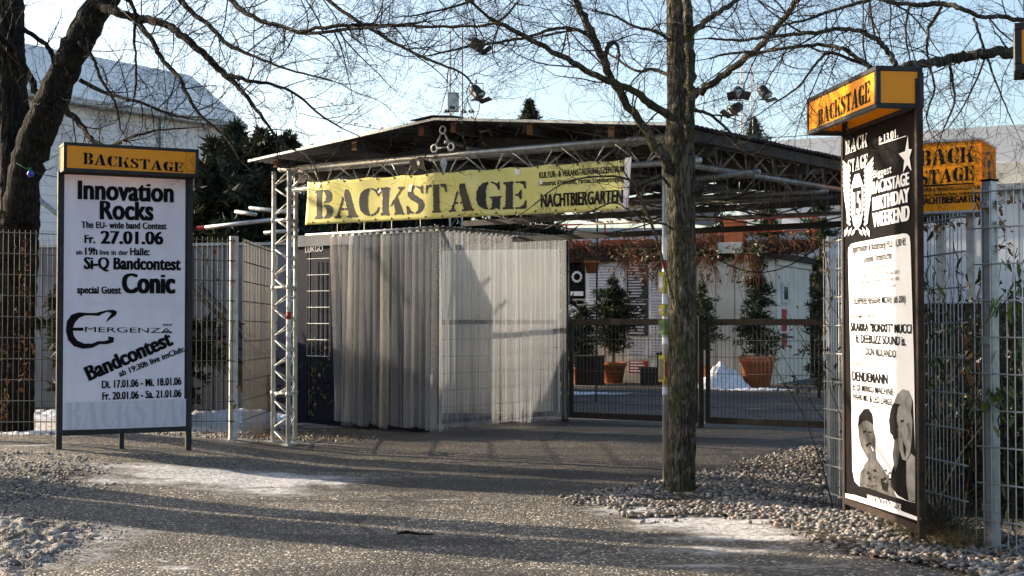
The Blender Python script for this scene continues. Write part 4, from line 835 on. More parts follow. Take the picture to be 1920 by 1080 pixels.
# crossbars beyond, seen low on the right side
for z, y_ in ((2.36, 2.5), (2.22, 3.4)): cpart(MB().box(.3, y_, z, FLn + .85, y_ + .06, z + .06), 'cross_beam', darkframe, False)
cpart(MB().tube([(.1, .9, 2.45), (FLn + .3, .7, 2.50)], .022, 8), 'cross_tube', alu_dull)
def horn(name, label, c, size, aim, group=None, cat='spotlight', yoke=True):
    t = thing(name, label, cat, tuple(c), 0, group); a = Vector(aim).normalized(); q = a.to_track_quat('Z', 'Y').to_euler()
    mb = MB(); mb.lathe([(.05 * size, -.32 * size), (.24 * size, -.30 * size), (.28 * size, -.1 * size), (.28 * size, .22 * size), (.33 * size, .30 * size), (.33 * size, .34 * size)], 14); mb.build('lamp_housing', blackmetal, t, True, (0, 0, 0), q)
    mb = MB(); mb.lathe([(.26 * size, .341 * size), (.1 * size, .346 * size)], 14); mb.build('lamp_lens', lens, t, True, (0, 0, 0), q)
    mb = MB()
    for s_ in (-1, 1): mb.beam((s_ * .30 * size, -.33 * size, .36 * size), (s_ * .42 * size, .33 * size * .6, .62 * size), .5 * size, .02 * size)
    mb.build('barn_door', blackmetal, t, False, (0, 0, 0), q)
    if yoke:
        mb = MB(); mb.tube([(-.34 * size, 0, 0), (-.34 * size, 0, .42 * size), (.34 * size, 0, .42 * size), (.34 * size, 0, 0)], .025 * size, 6); mb.tube([(0, 0, .42 * size), (0, 0, .6 * size)], .04 * size, 6); mb.build('yoke', blackmetal, t)
    return t
h0 = F0 + U * (C(W(795, 292, 12.1)).x) - V_ * .07; horn('spotlight', 'small black spotlight clamped to the front truss above the banner', (h0.x, h0.y, 2.70), .17, (-.6, -.5, .1), cat='spotlight')
rag = W(828, 297, 12.0); mb = MB(); mb.poly2([(0, 0), (.03, .01), (.05, -.04), (.035, -.1), (.02, -.17), (.005, -.1), (-.015, -.05)], lambda x, z: (x, .01 * math.sin(z * 40), z)); o = mb.build('rag', whitest, None, False, tuple(rag)); sm = o.modifiers.new('t', 'SOLIDIFY'); sm.thickness = .003; tag(o, 'small white cloth rag hanging on the front truss tube', 'rag')

# ------------------------------------------------------------------ BANNER
bl = F0 + U * .43 - V_ * .09; brr = F0 + U * 4.28 - V_ * .09
fB = Frame(bl.x, bl.y, brr.x, brr.y)
t = thing('banner', 'long yellow vinyl banner with worn black stencil lettering tied below the truss', 'banner', tuple(fB.o), fB.a); bannerT = t
c_tl, c_bl, c_tr, c_br = fB.q(580, 341), fB.q(577, 422), fB.q(1187, 297), fB.q(1181, 393)
def bw(x, z):
    u_ = x / fB.w; return -.03 - .030 * noise.noise((x * 1.1, z * .7, 3)) - .012 * noise.noise((x * 3.3, z * 2.2, 8)) - .008 * math.sin(x * 5 + z * 4)
mb = MB(); nx, nz = 130, 16
for j in range(nz + 1):
    for i in range(nx + 1):
        u_, v_ = i / nx, j / nz; sag = .014 * abs(math.sin(u_ * math.pi * 9)) * (v_ ** 4)
        x = (c_bl[0] * (1 - u_) + c_br[0] * u_) * (1 - v_) + (c_tl[0] * (1 - u_) + c_tr[0] * u_) * v_; z = (c_bl[1] * (1 - u_) + c_br[1] * u_) * (1 - v_) + (c_tl[1] * (1 - u_) + c_tr[1] * u_) * v_ - sag
        mb.v.append((x, bw(x, z), z))
for j in range(nz):
    for i in range(nx): a = j * (nx + 1) + i; mb.f.append([a, a + 1, a + nx + 2, a + nx + 1])
vb = mb.build('vinyl_sheet', bannermat, t, True); sm = vb.modifiers.new('t', 'SOLIDIFY'); sm.thickness = .001; sm.offset = 1
QN = lambda x, y: fB.q(560 + x / 3, 280 + y / 3); fb = lambda x, z: (x, bw(x, z) - .0035, z)
mb = MB(); stencil(mb, 'BACKSTAGE', QN(104, 394), QN(1290, 332), .275, .238, fb, .13, 12, .5); o = mb.build('lettering', bannerink, t); subdiv(o, .06)
kb = 11.5 / F_PX / 3
for s_, a, b, c, bo in (('KULTUR- & VERANSTALTUNGSZENTRUM', (1362, 164), (1842, 128), 34, .035), ('Konzerte, Kleinkunst, Parties, Liveübertragung', (1360, 206), (1838, 180), 25, .025), ('NACHTBIERGARTEN', (1368, 326), (1836, 302), 72, .055)):
    mb = MB(); text(mb, s_, QN(*a), QN(*b), c * kb, fb, bo); o = mb.build('lettering', black, t)
    mb2 = o; subdiv(o, .06)
mb = MB(); mb.poly2([QN(1846, 50), QN(1880, 44), QN(1858, 336), QN(1832, 340)], lambda x, z: (x, bw(x, z) - .003, z)); mb.build('white_hem', paper, t)
for pts in ([(630, 200), (650, 196), (640, 240), (622, 240)], [(1225, 112), (1252, 110), (1254, 142), (1226, 144)], [(455, 240), (470, 220), (476, 236), (460, 250)], [(112, 205), (140, 196), (136, 216), (116, 218)], [(1366, 174), (1384, 172), (1380, 198), (1364, 198)]):
    mb = MB(); mb.poly2([QN(*p) for p in pts], lambda x, z: (x, bw(x, z) - .0065, z)); mb.build('tape_patch', whitest, t)
for i in range(18):
    u_ = (i + .5) / 18
    for v_, zo in ((.05, 0), (.95, 0)):
        x = (c_bl[0] * (1 - u_) + c_br[0] * u_) * (1 - v_) + (c_tl[0] * (1 - u_) + c_tr[0] * u_) * v_; z = (c_bl[1] * (1 - u_) + c_br[1] * u_) * (1 - v_) + (c_tl[1] * (1 - u_) + c_tr[1] * u_) * v_
        mb = MB(); mb.lathe([(.009, 0), (.009, .003), (.004, .004)], 8); mb.build('eyelet', darkframe, t, True, (x, bw(x, z) - .003, z), (R(90), 0, 0))
        if v_ > .5 and i % 2 == 0: MB().tube([(x, bw(x, z) - .004, z), (x - .06, -.01, z + .05), (x - .1, .03, z + .1)], .0035, 5).build('cable_tie', cable, t)

# ------------------------------------------------------------------ STRIP CURTAIN
Cc = Vector((-.81, 15.0, 0)); Lc = Cc - U * 1.75; Rc = Cc + V_ * 2.45
t = thing('strip_curtain', 'milky plastic strip curtain hung round a corner under the canopy', 'curtain', tuple(Cc), 0); curt = t
zR = 2.30
railp = [Lc - U * .45, Cc, Rc + V_ * .05]
for a, b in ((0, 1), (1, 2)): MB().tube([railp[a] - Cc + Vector((0, 0, zR + .03)), railp[b] - Cc + Vector((0, 0, zR + .03))], .018, 10).build('rail', alu if a == 0 else alu_dull, t, True)
for k in range(4): MB().tube([Vector((0, 0, zR + .05)) - U * (.3 + .45 * k), Vector((0, 0, zR + .42)) - U * (.3 + .45 * k)], .004, 5).build('hanger_wire', galv, t)
rg = random.Random(21); strip_me = []
for k in range(5):
    mb = MB(); nz, nw = 26, 6; wdt = .145; H_ = 1.0
    for j in range(nz + 1):
        v_ = j / nz
        for i in range(nw + 1):
            u_ = (0, .035, .27, .5, .73, .965, 1)[i] - .5; cv = .004 * math.cos(u_ * math.pi) * (1 - .3 * v_); wv = .003 * v_ * noise.noise((k * 3.1, v_ * 2.2, 1.)) + .001 * noise.noise((u_ * 2 + k, v_ * 8, 4))
            tw = .05 * noise.noise((k * 7.7, v_ * 1.3, 2)) * v_
            mb.v.append((u_ * wdt * math.cos(tw) + .01 * noise.noise((k, v_ * 2, 0)) * v_, -cv + wv + u_ * wdt * math.sin(tw), -v_ * H_))
    for j in range(nz):
        for i in range(nw): a = j * (nw + 1) + i; mb.f.append([a, a + nw + 1, a + nw + 2, a + 1])
    me_ = mb.mesh('curtain_strip', pvcmat, True); me_.materials.append(pvcedge)
    for fi_, p_ in enumerate(me_.polygons):
        if fi_ % nw in (0, nw - 1): p_.material_index = 1
    strip_me.append(me_)
clip = MB().box(-.02, -.012, -.01, .02, .012, .05).mesh('clip', galv)
def strips(o0, d, n_, pitch, flare=None):
    ang = math.atan2(d.y, d.x)
    for i in range(n_):
        p = o0 + d * (i * pitch + .05 + rg.uniform(-.018, .018)) - Cc; ln_ = zR - .03 - rg.uniform(0, .05); o = link('curtain_strip', strip_me[rg.randrange(5)], t, (p.x, p.y, zR), (R(rg.uniform(-.8, .8)), 0, ang + R(9 + rg.uniform(-2, 2))))
        if flare and i in flare: o.rotation_euler = (R(flare[i][0]), R(flare[i][1]), ang)
        o.scale = (1, 1, ln_); c = link('clip', clip, o, (0, 0, 0)); c.scale = (1, 1, 1 / ln_)
strips(Lc, U, 17, .104, {0: (1.5, -1.2), 1: (2, 3.2), 3: (-1, 1.0), 8: (-1.5, -1)})
strips(Cc, V_, 25, .098, {0: (-1.5, 1.8)})
# folded foot of the corner strip
# dark blue cabin behind the curtain's left half
cb = Vector((-2.76, 16.75, 0)); ce = cb + U * 2.22
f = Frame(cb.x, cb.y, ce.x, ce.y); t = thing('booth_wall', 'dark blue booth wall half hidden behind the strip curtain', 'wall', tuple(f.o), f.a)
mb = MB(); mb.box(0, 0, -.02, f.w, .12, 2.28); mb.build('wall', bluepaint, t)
MB().box(-.02, -.03, 2.20, f.w * .5, -.002, 2.34).build('fascia', dirtywall, t)
MB().box(.32, -.022, .1, .34, -.002, 2.18).build('door_jamb', darkframe, t); MB().box(.10, -.02, .05, .30, -.002, 2.15).build('wall_panel', bluepaint, t); MB().box(.36, -.018, .05, 1.1, -.002, 2.15).build('door', bluepaint, t)
rk = MB(); a = C(W(583, 485, 16.6)); 
mb = MB(); x0, z1 = f.q(583, 486); x1, z0 = f.q(624, 668)
for i in range(6): mb.tube([(x0 + (x1 - x0) * i / 5, -.06, z0), (x0 + (x1 - x0) * i / 5, -.06, z1)], .004, 5)
for i in range(7): mb.tube([(x0, -.062, z0 + (z1 - z0) * i / 6), (x1, -.062, z0 + (z1 - z0) * i / 6)], .004, 5)
mb.build('wire_rack', galvwire, t)
mb = MB(); x0, z0 = f.q(575, 474); x1, z1 = f.q(608, 460); text(mb, 'LUKGO', (x0, z0), (x1, z0 + .01), .07, lambda x, z: (x, -.024, z), .0); mb.build('graffiti', greyink2, t)
# pale inner wall behind the curtain's right half
f = Frame(-.98, 18.5, .62, 18.1)
t = thing('inner_partition', 'pale partition wall standing behind the right half of the strip curtain', 'wall', tuple(f.o), f.a)
MB().box(0, 0, -.02, f.w, .08, 2.25).build('wall', creamwall, t)
for i in range(4): MB().box(.03 + i * .42, -.02, .05, .42 + i * .42, -.003, 2.2).build('wall_panel', creamwall, t)

# ------------------------------------------------------------------ GATES
def gate(label, p0, p1, z0, z1, seed, topw=.075, mat=ruststeel, mesh=darkwire, group='mesh gate leaves'):
    f = Frame(*p0, *p1); t = thing('gate_leaf', label, 'gate', tuple(f.o), f.a, group); wd = f.w; s_ = .05
    for nm, b in (('top_rail', (0, 0, z1 - topw, wd, s_, z1)), ('bottom_rail', (0, 0, z0, wd, s_, z0 + topw)), ('stile', (0, .002, z0 + topw, s_, s_ - .002, z1 - topw)), ('stile', (wd - s_, .002, z0 + topw, wd, s_ - .002, z1 - topw))): bev(MB().box(*b).build(nm, mat, t), .004, 1)
    n = int((wd - .1) / .05); bar = rodmesh('gate_bar', z1 - z0 - 2 * topw, .003, mesh)
    for i in range(1, n + 1): link('gate_bar', bar, t, (s_ + (wd - 2 * s_) * i / (n + 1), .02, z0 + topw))
    cw = MB().tube([(s_, .014, 0), (wd - s_, .014, 0)], .0035, 5).mesh('cross_wire', mesh, True)
    for j in range(1, 6): link('cross_wire', cw, t, (0, 0, z1 - topw - j * .2 + .02))
    return t
g0 = Vector((.72, 16.9)); g1 = Vector((3.62, 15.28)); gd = (g1 - g0).normalized()
gate('left leaf of the brown mesh gate, beside the strip curtain', tuple(g0), tuple(g0 + gd * 1.72), .05, 1.30, 1)
gate('right leaf of the brown mesh gate, ending at the galvanised fence', tuple(g0 + gd * 1.83), tuple(g0 + gd * 3.75), .05, 1.30, 2)
t = thing('gate_post', 'brown steel post between the two gate leaves behind the tree trunk', 'post', (*(g0 + gd * 1.775), 0)); bev(MB().box(-.03, -.03, -.02, .03, .03, 1.33).build('post', ruststeel, t), .003, 1); MB().box(-.034, -.034, 1.33, .034, .034, 1.34).build('post_cap', darkframe, t)
t = thing('gate_post', 'dark wooden post where the strip curtain meets the gate', 'post', (g0.x - .05, g0.y + .03, 0)); bev(MB().box(-.045, -.045, -.02, .045, .045, 2.3).build('post', wood, t), .004, 1); MB().box(-.05, -.05, 1.0, .05, .05, 1.04).build('hinge', darkframe, t)
q0 = W(824, 588, 15.75); q1 = W(1046, 588, 17.2); gate('open gate leaf seen through the right half of the strip curtain', (q0.x, q0.y), (q1.x, q1.y), .06, 1.29, 3, .055, darkframe)
q0 = W(762, 588, 15.95); t = thing('barrier_post', 'dark square double post with latch bar behind the strip curtain', 'post', (q0.x, q0.y, 0)); MB().box(-.055, 0, -.02, -.02, .05, 1.34).build('post', darkframe, t); MB().box(.02, 0, -.02, .055, .05, 1.34).build('post', darkframe, t); MB().box(-.02, .01, 1.25, .02, .04, 1.29).build('crosspiece', darkframe, t); MB().tube([(-.1, -.02, 1.0), (.35, -.02, 1.0)], .012, 8).build('latch_bar', darkframe, t)

# ------------------------------------------------------------------ small structures
t = thing('awning', 'dark grey cloth awning stretched behind the canopy above the yard', 'awning', tuple(W(1200, 400, 21)))
P_ = [W(1120, 398, 20.5), W(1180, 372, 21), W(1353, 394, 21.5), W(1337, 425, 19.8), W(1240, 414, 19.6), W(1120, 408, 19.6)]
mb = MB(); mb.v = [tuple(p - t.location) for p in P_]; mb.f = [[0, 1, 4, 5], [1, 2, 3, 4]]; o = mb.build('cloth', cloth, t); o.modifiers.new('t', 'SOLIDIFY').thickness = .006
for p in (P_[0],): MB().tube([p - t.location, Vector((p.x, p.y + .4, 0)) - Vector((*t.location.xy, t.location.z))], .014, 6).build('awning_pole', darkframe, t)
t = thing('tube_stack', 'bare aluminium tubes stacked on the wall left of the truss column', 'tubes', tuple(W(440, 420, 16.5)))
for i, (a, b) in enumerate((((372, 428), (520, 411)), ((442, 397), (480, 402)), ((468, 390), (550, 399)), ((495, 437), (560, 432)))):
    pa_, pb_ = W(*a, 16.5 + .2 * i), W(*b, 16.2 + .3 * i); tb = MB().tube([pa_ - t.location, pb_ - t.location], .026, 10).build('tube', alu, t, True)
    if i == 0: d = (pb_ - pa_).normalized(); MB().tube([pa_ - t.location - d * .01, pa_ - t.location + d * .10], .0275, 10).build('red_end_cap', redst, tb)
def mast(label, px, py0, Y, wdt, zb_, n):
    b = W(px, 588, Y); zt = W(px, py0, Y).z; t = thing('lattice_mast', label, 'mast', (b.x, Y, 0)); s_ = wdt / 2
    cs_ = [(-s_, -s_), (s_, -s_), (s_, s_), (-s_, s_)]
    for x, y in cs_: MB().tube([(x, y, 0), (x, y, zt)], .012, 6).build('mast_tube', white_metal, t)
    for k in range(n):
        z0_, z1_ = zt * k / n, zt * (k + 1) / n
        for i in range(4): a, c = cs_[i], cs_[(i + 1) % 4]; MB().tube([(a[0], a[1], z0_), (c[0], c[1], z1_)] if k % 2 else [(c[0], c[1], z0_), (a[0], a[1], z1_)], .005, 4).build('brace', white_metal, t)
    return t
mt = mast('thin white lattice mast with lamps rising behind the canopy ridge', 855, 55, 24, .22, 0, 22)
bx_ = W(850, 192, 23.8); o = MB().box(-.1, -.06, -.17, .1, .06, .17).build('junction_box', white_metal, None, False, tuple(bx_)); bev(o); tag(o, 'white junction box fixed to the lattice mast above the ridge', 'box')
for (px_, py_, aim, lab) in ((893, 82, (.8, -.3, -.45), 'upper black spotlight hanging on the left lattice mast'), (893, 172, (.5, -.3, -.6), 'lower black spotlight with open flaps on the left lattice mast')): horn('spotlight', lab, W(px_, py_, 23.7), .36, aim, 'spotlights on the masts')
for i, (a, b) in enumerate(((835, 209), (872, 210), (886, 209), (885, 222), (846, 202), (860, 224))):
    horn('bulb_lamp', ('round dark lamp on the wire left of the lattice mast', 'round dark lamp close right of the lattice mast foot', 'round dark lamp farthest right in the row at the mast foot', 'lamp hanging lowest right of the lattice mast', 'small lamp in front of the white junction box', 'tiny lamp just above the canopy ridge')[i], W(a, b, 23.4), .085, (rg.uniform(-1, 1), -1, .1), None, 'lamp', True)
mast('second thin white lattice mast behind the tree on the right', 1402, 120, 36, .27, 0, 22)
for (px_, py_, aim, lab) in ((1384, 172, (-.1, -1, -.5), 'top black spotlight on the right lattice mast'), (1380, 203, (-.9, -.4, -.5), 'bottom black spotlight pointing left on the right lattice mast'), (1432, 172, (.5, -.4, -.8), 'black spotlight on the right side of the right lattice mast')): horn('spotlight', lab, W(px_, py_, 35.6), .5, aim, 'spotlights on the masts')
p = W(57, 326, 12.4); t = thing('bulb_lamp', 'blue glass bulb hanging on a green cable by the left trunk', 'lamp', tuple(p)); mb = MB(); mb.ball((0, 0, 0), .03, 10, 1.1); mb.build('bulb', blueglass, t, True); MB().tube([(0, 0, .025), (0, 0, .06)], .014, 8).build('socket', M('green_socket', (.02, .12, .06)), t)
p2 = [W(30, 305, 12.5), W(45, 314, 12.5), W(57, 319, 12.4), W(75, 326, 12.4), W(107, 332, 12.3)]; o = MB().tube([q - p for q in p2], .004, 5).build('cable', M('green_cable', (.01, .10, .07)), t, True)
# overhead wires
for i, (a, b, lab) in enumerate((((560, 212, 30), (1000, 226, 30), 'thin dark wire strung left of the mast above the roof'), ((1000, 228, 30), (1720, 232, 28), 'thin dark wire strung between mast and right hall'), ((1300, 455, 13), (1580, 425, 12), 'black cable sagging from the tree to the right fence'))):
    A_, B_ = W(*a), W(*b); pts = [A_.lerp(B_, k / 12) - Vector((0, 0, .35 * math.sin(math.pi * k / 12))) for k in range(13)]; o = MB().tube([p - A_ for p in pts], .008 if i < 2 else .006, 5).build('overhead_wire', cable, None, True, tuple(A_)); tag(o, lab, 'wire')

# ------------------------------------------------------------------ PLANTS
def tuftmesh(mb, c, n, ln_, wd, rg, col, dirbias=(0, 0, 0), tri=True):
    for _ in range(n):
        d = Vector((rg.gauss(0, 1), rg.gauss(0, 1), rg.gauss(0, 1))) + Vector(dirbias); d.normalize(); s_ = d.orthogonal().normalized(); s_.rotate(__import__('mathutils').Quaternion(d, rg.uniform(0, 6.28))); l_ = ln_ * rg.uniform(.5, 1.2)
        b = Vector(c); k = len(mb.v); mb.v += [tuple(b - s_ * wd / 2), tuple(b + s_ * wd / 2), tuple(b + d * l_)]; mb.f.append([k, k + 1, k + 2]); cc = rg.uniform(.55, 1.35); mb.c += [tuple(x * cc for x in col)] * 3
def conifer(t, h, r, seed, z0=0.0, dens=1.0, col=(.035, .052, .02), shape='cone', nl=.10, wd=.02, sparse=1.0):
    rg = random.Random(seed); tk = MB().tube([(0, 0, 0), (.01 * h, 0, h * .5), (0, 0, h * .98)], [.022 * h ** .5, .014 * h ** .5, .004], 7); 
    mb = MB(); n_w = int(h / .11 * dens)
    for i in range(n_w):
        z = z0 + (h - z0) * (i + rg.random()) / n_w; u_ = (z - z0) / (h - z0); rr = r * ((1 - u_) ** .8 if shape == 'cone' else math.sin(math.pi * min(1, u_ * .9 + .12)) ** .6) * rg.uniform(.6, 1.15) + .03
        for k in range(int(7 * sparse)):
            a = rg.uniform(0, 6.283); L_ = rr * rg.uniform(.5, 1.1) * (1 + .75 * noise.noise((math.cos(a) * 1.3, math.sin(a) * 1.3, z * 1.9 / max(.3, r) + seed))); dr = Vector((math.cos(a), math.sin(a), rg.uniform(-.25, .25))); tk.tube([(0, 0, z), tuple(Vector((0, 0, z)) + dr * L_ * .95)], .003 * h ** .3, 3, False)
            m_ = max(3, int(L_ / .045))
            for q in range(m_):
                s_ = (q + .6) / m_; c = Vector((0, 0, z)) + dr * (L_ * s_) + Vector((rg.gauss(0, .02), rg.gauss(0, .02), rg.gauss(0, .02) - .05 * s_ * s_)); tuftmesh(mb, c, 4, nl, wd, rg, col, (dr.x * .8, dr.y * .8, .1))
    tk.build('trunk', twigmat2, t); o = link('crown', mb.mesh('crown', needle), t); return o
def pot(t, r, h, mat=terracotta):
    mb = MB(); mb.lathe([(r * .68, 0), (r * .92, h * .8), (r * 1.02, h * .8), (r * 1.04, h), (r * .93, h), (r * .9, h * .92), (r * .1, h * .9)], 20); mb.build('pot', mat, t, True); mb = MB(); mb.lathe([(r * .89, h * .9), (r * .5, h * .95), (r * .05, h * .97)], 14); mb.build('soil', soil, t, True)
def pottree(label, px, py, pr, ph, H, r, seed, col=(.035, .055, .02), shape='cone', Y=None, bare=.15):
    p = G(px, py) if Y is None else W(px, 588, Y); t = thing('potted_conifer', label, 'tree', (p.x, p.y, 0)); pot(t, pr, ph)
    tt = bpy.data.objects.new('tree', None); COL.objects.link(tt); tt.parent = t; tt.location = (0, 0, ph * .9); conifer(tt, H, r, seed, bare, 1.3, col, shape, .12, .032, 1.5); return t
pottree('ragged fir in a terracotta pot in front of the cabin corner', 1420, 727, .34, .60, 2.2, .58, 31, (.045, .055, .022))
pottree('bushy thuja in an orange pot left of the tree trunk in the yard', 1150, 718, .27, .42, 1.75, .62, 32, (.022, .035, .012), 'round', None, .3)
pottree('dark small conifer in a brown pot at the left end of the yard gate', 1092, 719, .24, .35, 1.25, .4, 33, (.02, .03, .012), 'round', None, .1)
pottree('pale green shrub in an orange pot hidden by the tree trunk', 1316, 726, .25, .4, 1.6, .36, 34, (.06, .075, .03), 'round', None, .35)
# hanging pot and wall conifer
p = W(1110, 500, 24); t = thing('hanging_pot', 'orange hanging flower pot with dry plant at the roof edge', 'pot', (p.x, p.y, p.z - .12)); pot(t, .14, .22)
mb = MB(); rgx = random.Random(5)
def tangle(mb, c, n, ln_, r, rg, sx=1, sz=1, droop=.5):
    for _ in range(n):
        a = rg.uniform(0, 6.28); d = Vector((math.cos(a) * sx, math.sin(a) * .7, rg.uniform(-.2, 1.1) * sz)).normalized(); p = Vector(c); pts = [p.copy()]; l_ = ln_ * rg.uniform(.4, 1.1)
        for k in range(4): d = (d + Vector((rg.gauss(0, .25), rg.gauss(0, .25), -droop * .35 + rg.gauss(0, .12)))).normalized(); p = p + d * l_ / 4; pts.append(p.copy())
        mb.tube(pts, [r, r * .8, r * .6, r * .5, r * .3], 3, False)
tangle(mb, (0, 0, .2), 40, .45, .005, rgx, 1, .8, .9); tag(mb.build('dry_stems', drystem, t), kind='stuff')
MB().tube([(0, 0, .2), (0, 0, .6)], .004, 4).build('hook', cable, t)
for i, (px_, py_, w_, h_, lab, m_) in enumerate(((1078, 722, .5, .55, 'dark wooden box with papers standing left below the wall posters', brownframe), (1200, 722, .7, .32, 'low dark crate in front of the poster wall beside the tree', soil), (1232, 721, .3, .6, 'narrow dark bin in front of the wall posters', darkframe))):
    p = G(px_, py_); t = thing('storage_crate', lab, 'crate', (p.x, p.y, 0), R(-20)); bev(MB().box(0, 0, 0, w_, .35, h_).build('box', m_, t)); MB().box(-.02, -.02, h_, w_ + .02, .37, h_ + .03).build('lid', wood, t)
for i, (px_, py_, lab) in enumerate(((1185, 478, 'dry plant hanging over the roof edge left of the trunk'), (1245, 486, 'dry plant hanging over the roof edge just beside the trunk'), (1320, 480, 'dry plant hanging over the roof edge right of the trunk'), (1400, 474, 'dry plant hanging over the roof edge above the fir'))):
    p = W(px_, py_, 26.2 + (1250 - px_) / 120); t = thing('hanging_plant', lab, 'plant', tuple(p)); mb = MB(); rgx = random.Random(40 + i); tangle(mb, (0, 0, 0), 90, .8, .006, rgx, 1, .4, 2.2); tag(mb.build('dry_stems', drystem, t), kind='stuff')
    mb = MB()
    for k in range(110): tuftmesh(mb, (rgx.gauss(0, .28), rgx.gauss(0, .08), rgx.uniform(-.5, .15)), 4, .08, .03, rgx, rgx.choice([(.20, .09, .04), (.14, .10, .05), (.06, .07, .03)]))
    tag(link('dry_leaves', mb.mesh('dry_leaves', leafm), t), kind='stuff')
# balcony edge: planter boxes with dry plants on the cabin roof
fc = fl
def planter(label, x0, x1, z, seed, mat, col, n=130):
    p = fc.p(x0, .0, 0); t = thing('planter_box', label, 'planter', (p.x, p.y, z), fc.a); wd = x1 - x0; rg = random.Random(seed)
    mb = MB(); mb.box(0, -.12, 0, wd, .14, .22); bev(mb.build('box', mat, t)); MB().box(.02, -.10, .221, wd - .02, .12, .225).build('soil', soil, t)
    mb = MB()
    for k in range(int(n)): tangle(mb, (rg.uniform(0, wd), rg.uniform(-.15, .12), .2), 4, .5, .006, rg, 1, 1, rg.uniform(.5, 1.8))
    tag(mb.build('dry_stems', drystem, t), kind='stuff'); mb = MB()
    for k in range(int(n * 1.2)): tuftmesh(mb, (rg.uniform(-.1, wd + .1), rg.uniform(-.3, .1), rg.uniform(-.05, .5)), 5, .07, .035, rg, col)
    tag(link('dry_leaves', mb.mesh('dry_leaves', leafm), t), kind='stuff'); return t
BR = (.22, .085, .035); BR2 = (.17, .10, .05)
planter('brown planter box with rusty dry stems above the poster wall, left end', .1, 1.3, 2.62, 1, soil, BR)
planter('brown planter box with tangled reddish stems next to the tree, left side', 1.4, 2.6, 2.62, 2, soil, BR)
planter('dark planter box with drooping brown plant right of the trunk', 2.7, 3.7, 2.62, 3, soil, BR2)
planter('dark planter box with pale straw plant above the cabin corner', 3.8, 4.5, 2.62, 4, soil, BR2)
planter('brown planter box with dried bush at the right end of the cabin roof', 5.0, 6.4, 2.62, 6, brownframe, BR)
p = fc.p(4.55, -.05, 2.62); t = thing('flower_tub', 'square white tub carrying an orange flower box on the cabin roof', 'tub', tuple(p), fc.a); bev(MB().box(0, -.2, 0, .5, .2, .22).build('tub', creamwall, t)); bev(MB().box(.12, -.15, .222, .50, .18, .62).build('flower_box', terracotta, t)); MB().box(.10, -.17, .62, .52, .20, .66).build('rim', terracotta, t)
t = thing('red_railing', 'thin red railing along the planted roof terrace', 'railing', tuple(fc.p(0, .5, 2.62)), fc.a)
for x in [i * .9 for i in range(8)]: MB().box(x, 0, 0, x + .03, .03, .75).build('post', redpaint, t)
for z in (.45, .72): MB().box(0, -.01, z, 6.4, .04, z + .03).build('rail', redpaint, t)
for x in (.2, 1.7, 3.1): MB().box(x, .06, .08, x + 1.2, .08, .38).build('panel', redpaint, t)
# white wall beyond the terrace
t = thing('white_annex', 'bright white annex behind the planted roof terrace', 'building', (-.5, 33, 0)); MB().box(0, 0, 0, 9.5, 4, 3.45).build('wall', whitewall, t); MB().box(-.1, -.1, 3.45, 9.6, 4.1, 3.55).build('roof', galv, t)
# firs and shrubs round about
def tree_thing(name, label, px, Y, H, r, seed, **k):
    p = W(px, 588, Y); t = thing(name, label, 'tree', (p.x, p.y, 0), 0, k.pop('group', None)); conifer(t, H, r, seed, k.pop('z0', .2), k.pop('dens', .7), **k); return t
HT = lambda py, Y: CAM_H + (598 - py) / F_PX * Y
DK = (.018, .026, .010)
for i, (px_, Y, py_, r_, lab) in enumerate(((395, 21, 262, 1.0, 'dark thuja leftmost behind the weathered wall'), (440, 22, 232, 1.1, 'tall dark thuja behind the wall in the middle of the dark row'), (490, 21, 238, 1.1, 'dark thuja just left of the canopy eave'), (540, 23, 250, .9, 'dark bushy conifer rising above the canopy left slope'))):
    tree_thing('thuja', lab, px_, Y, HT(py_, Y), r_, 50 + i, col=DK, shape='round', nl=.2, wd=.075, dens=.8, sparse=1.6)
for i, (px_, py_, lab) in enumerate(((610, 330, 'dark thuja behind the blue booth wall'), (680, 322, 'dark thuja seen below the banner under its first letters'), (750, 326, 'dark thuja behind the corner of the curtain rail'), (815, 330, 'dark thuja behind the canopy under the banner middle'), (880, 322, 'dark thuja right of the curtain corner above the rail'), (945, 335, 'dark thuja under the banner right half'), (1005, 345, 'last dark thuja of the row near the yard gate'))):
    tree_thing('thuja', lab, px_, 24.5 + .3 * (i % 2), HT(py_, 24.5), .75, 150 + i, col=DK, shape='round', nl=.22, wd=.08, dens=.6, sparse=1.6)
tree_thing('thuja', 'rounded dense bush between left billboard and weathered wall', 232, 17.0, 1.95, .9, 171, col=DK, shape='round', nl=.2, wd=.08, dens=1.6, sparse=2.2)
tree_thing('fir_tree', 'small spiky fir top standing above the canopy roof', 993, 32, HT(186, 32), .42, 61, z0=HT(250, 32), nl=.12, wd=.03, col=(.03, .04, .018), dens=.8)
tree_thing('fir_tree', 'light green fir behind the roof terrace right of the trunk', 1440, 31, HT(345, 31), 1.3, 62, nl=.22, wd=.06, col=(.05, .07, .025), dens=.5, sparse=1.4)
tree_thing('fir_tree', 'green fir behind the terrace next to the right billboard', 1535, 30, HT(330, 30), 1.1, 63, nl=.22, wd=.06, col=(.045, .065, .022), dens=.5, sparse=1.4)
tree_thing('fir_tree', 'low dark fir behind the canopy rear beam', 1350, 32, HT(352, 32), 1.1, 66, nl=.22, wd=.06, col=(.03, .045, .018), dens=.5, sparse=1.4)
tree_thing('fir_tree', 'fir tip showing between tree and right billboard above the roof', 1415, 36, HT(222, 36), .6, 64, z0=HT(300, 36), nl=.14, wd=.035, col=(.05, .065, .03), dens=.5)
tree_thing('fir_tree', 'fir with side branches right of the yard cabin window', 1535, 22, HT(508, 22), .45, 65, nl=.14, wd=.035, col=(.055, .05, .025), dens=.9)
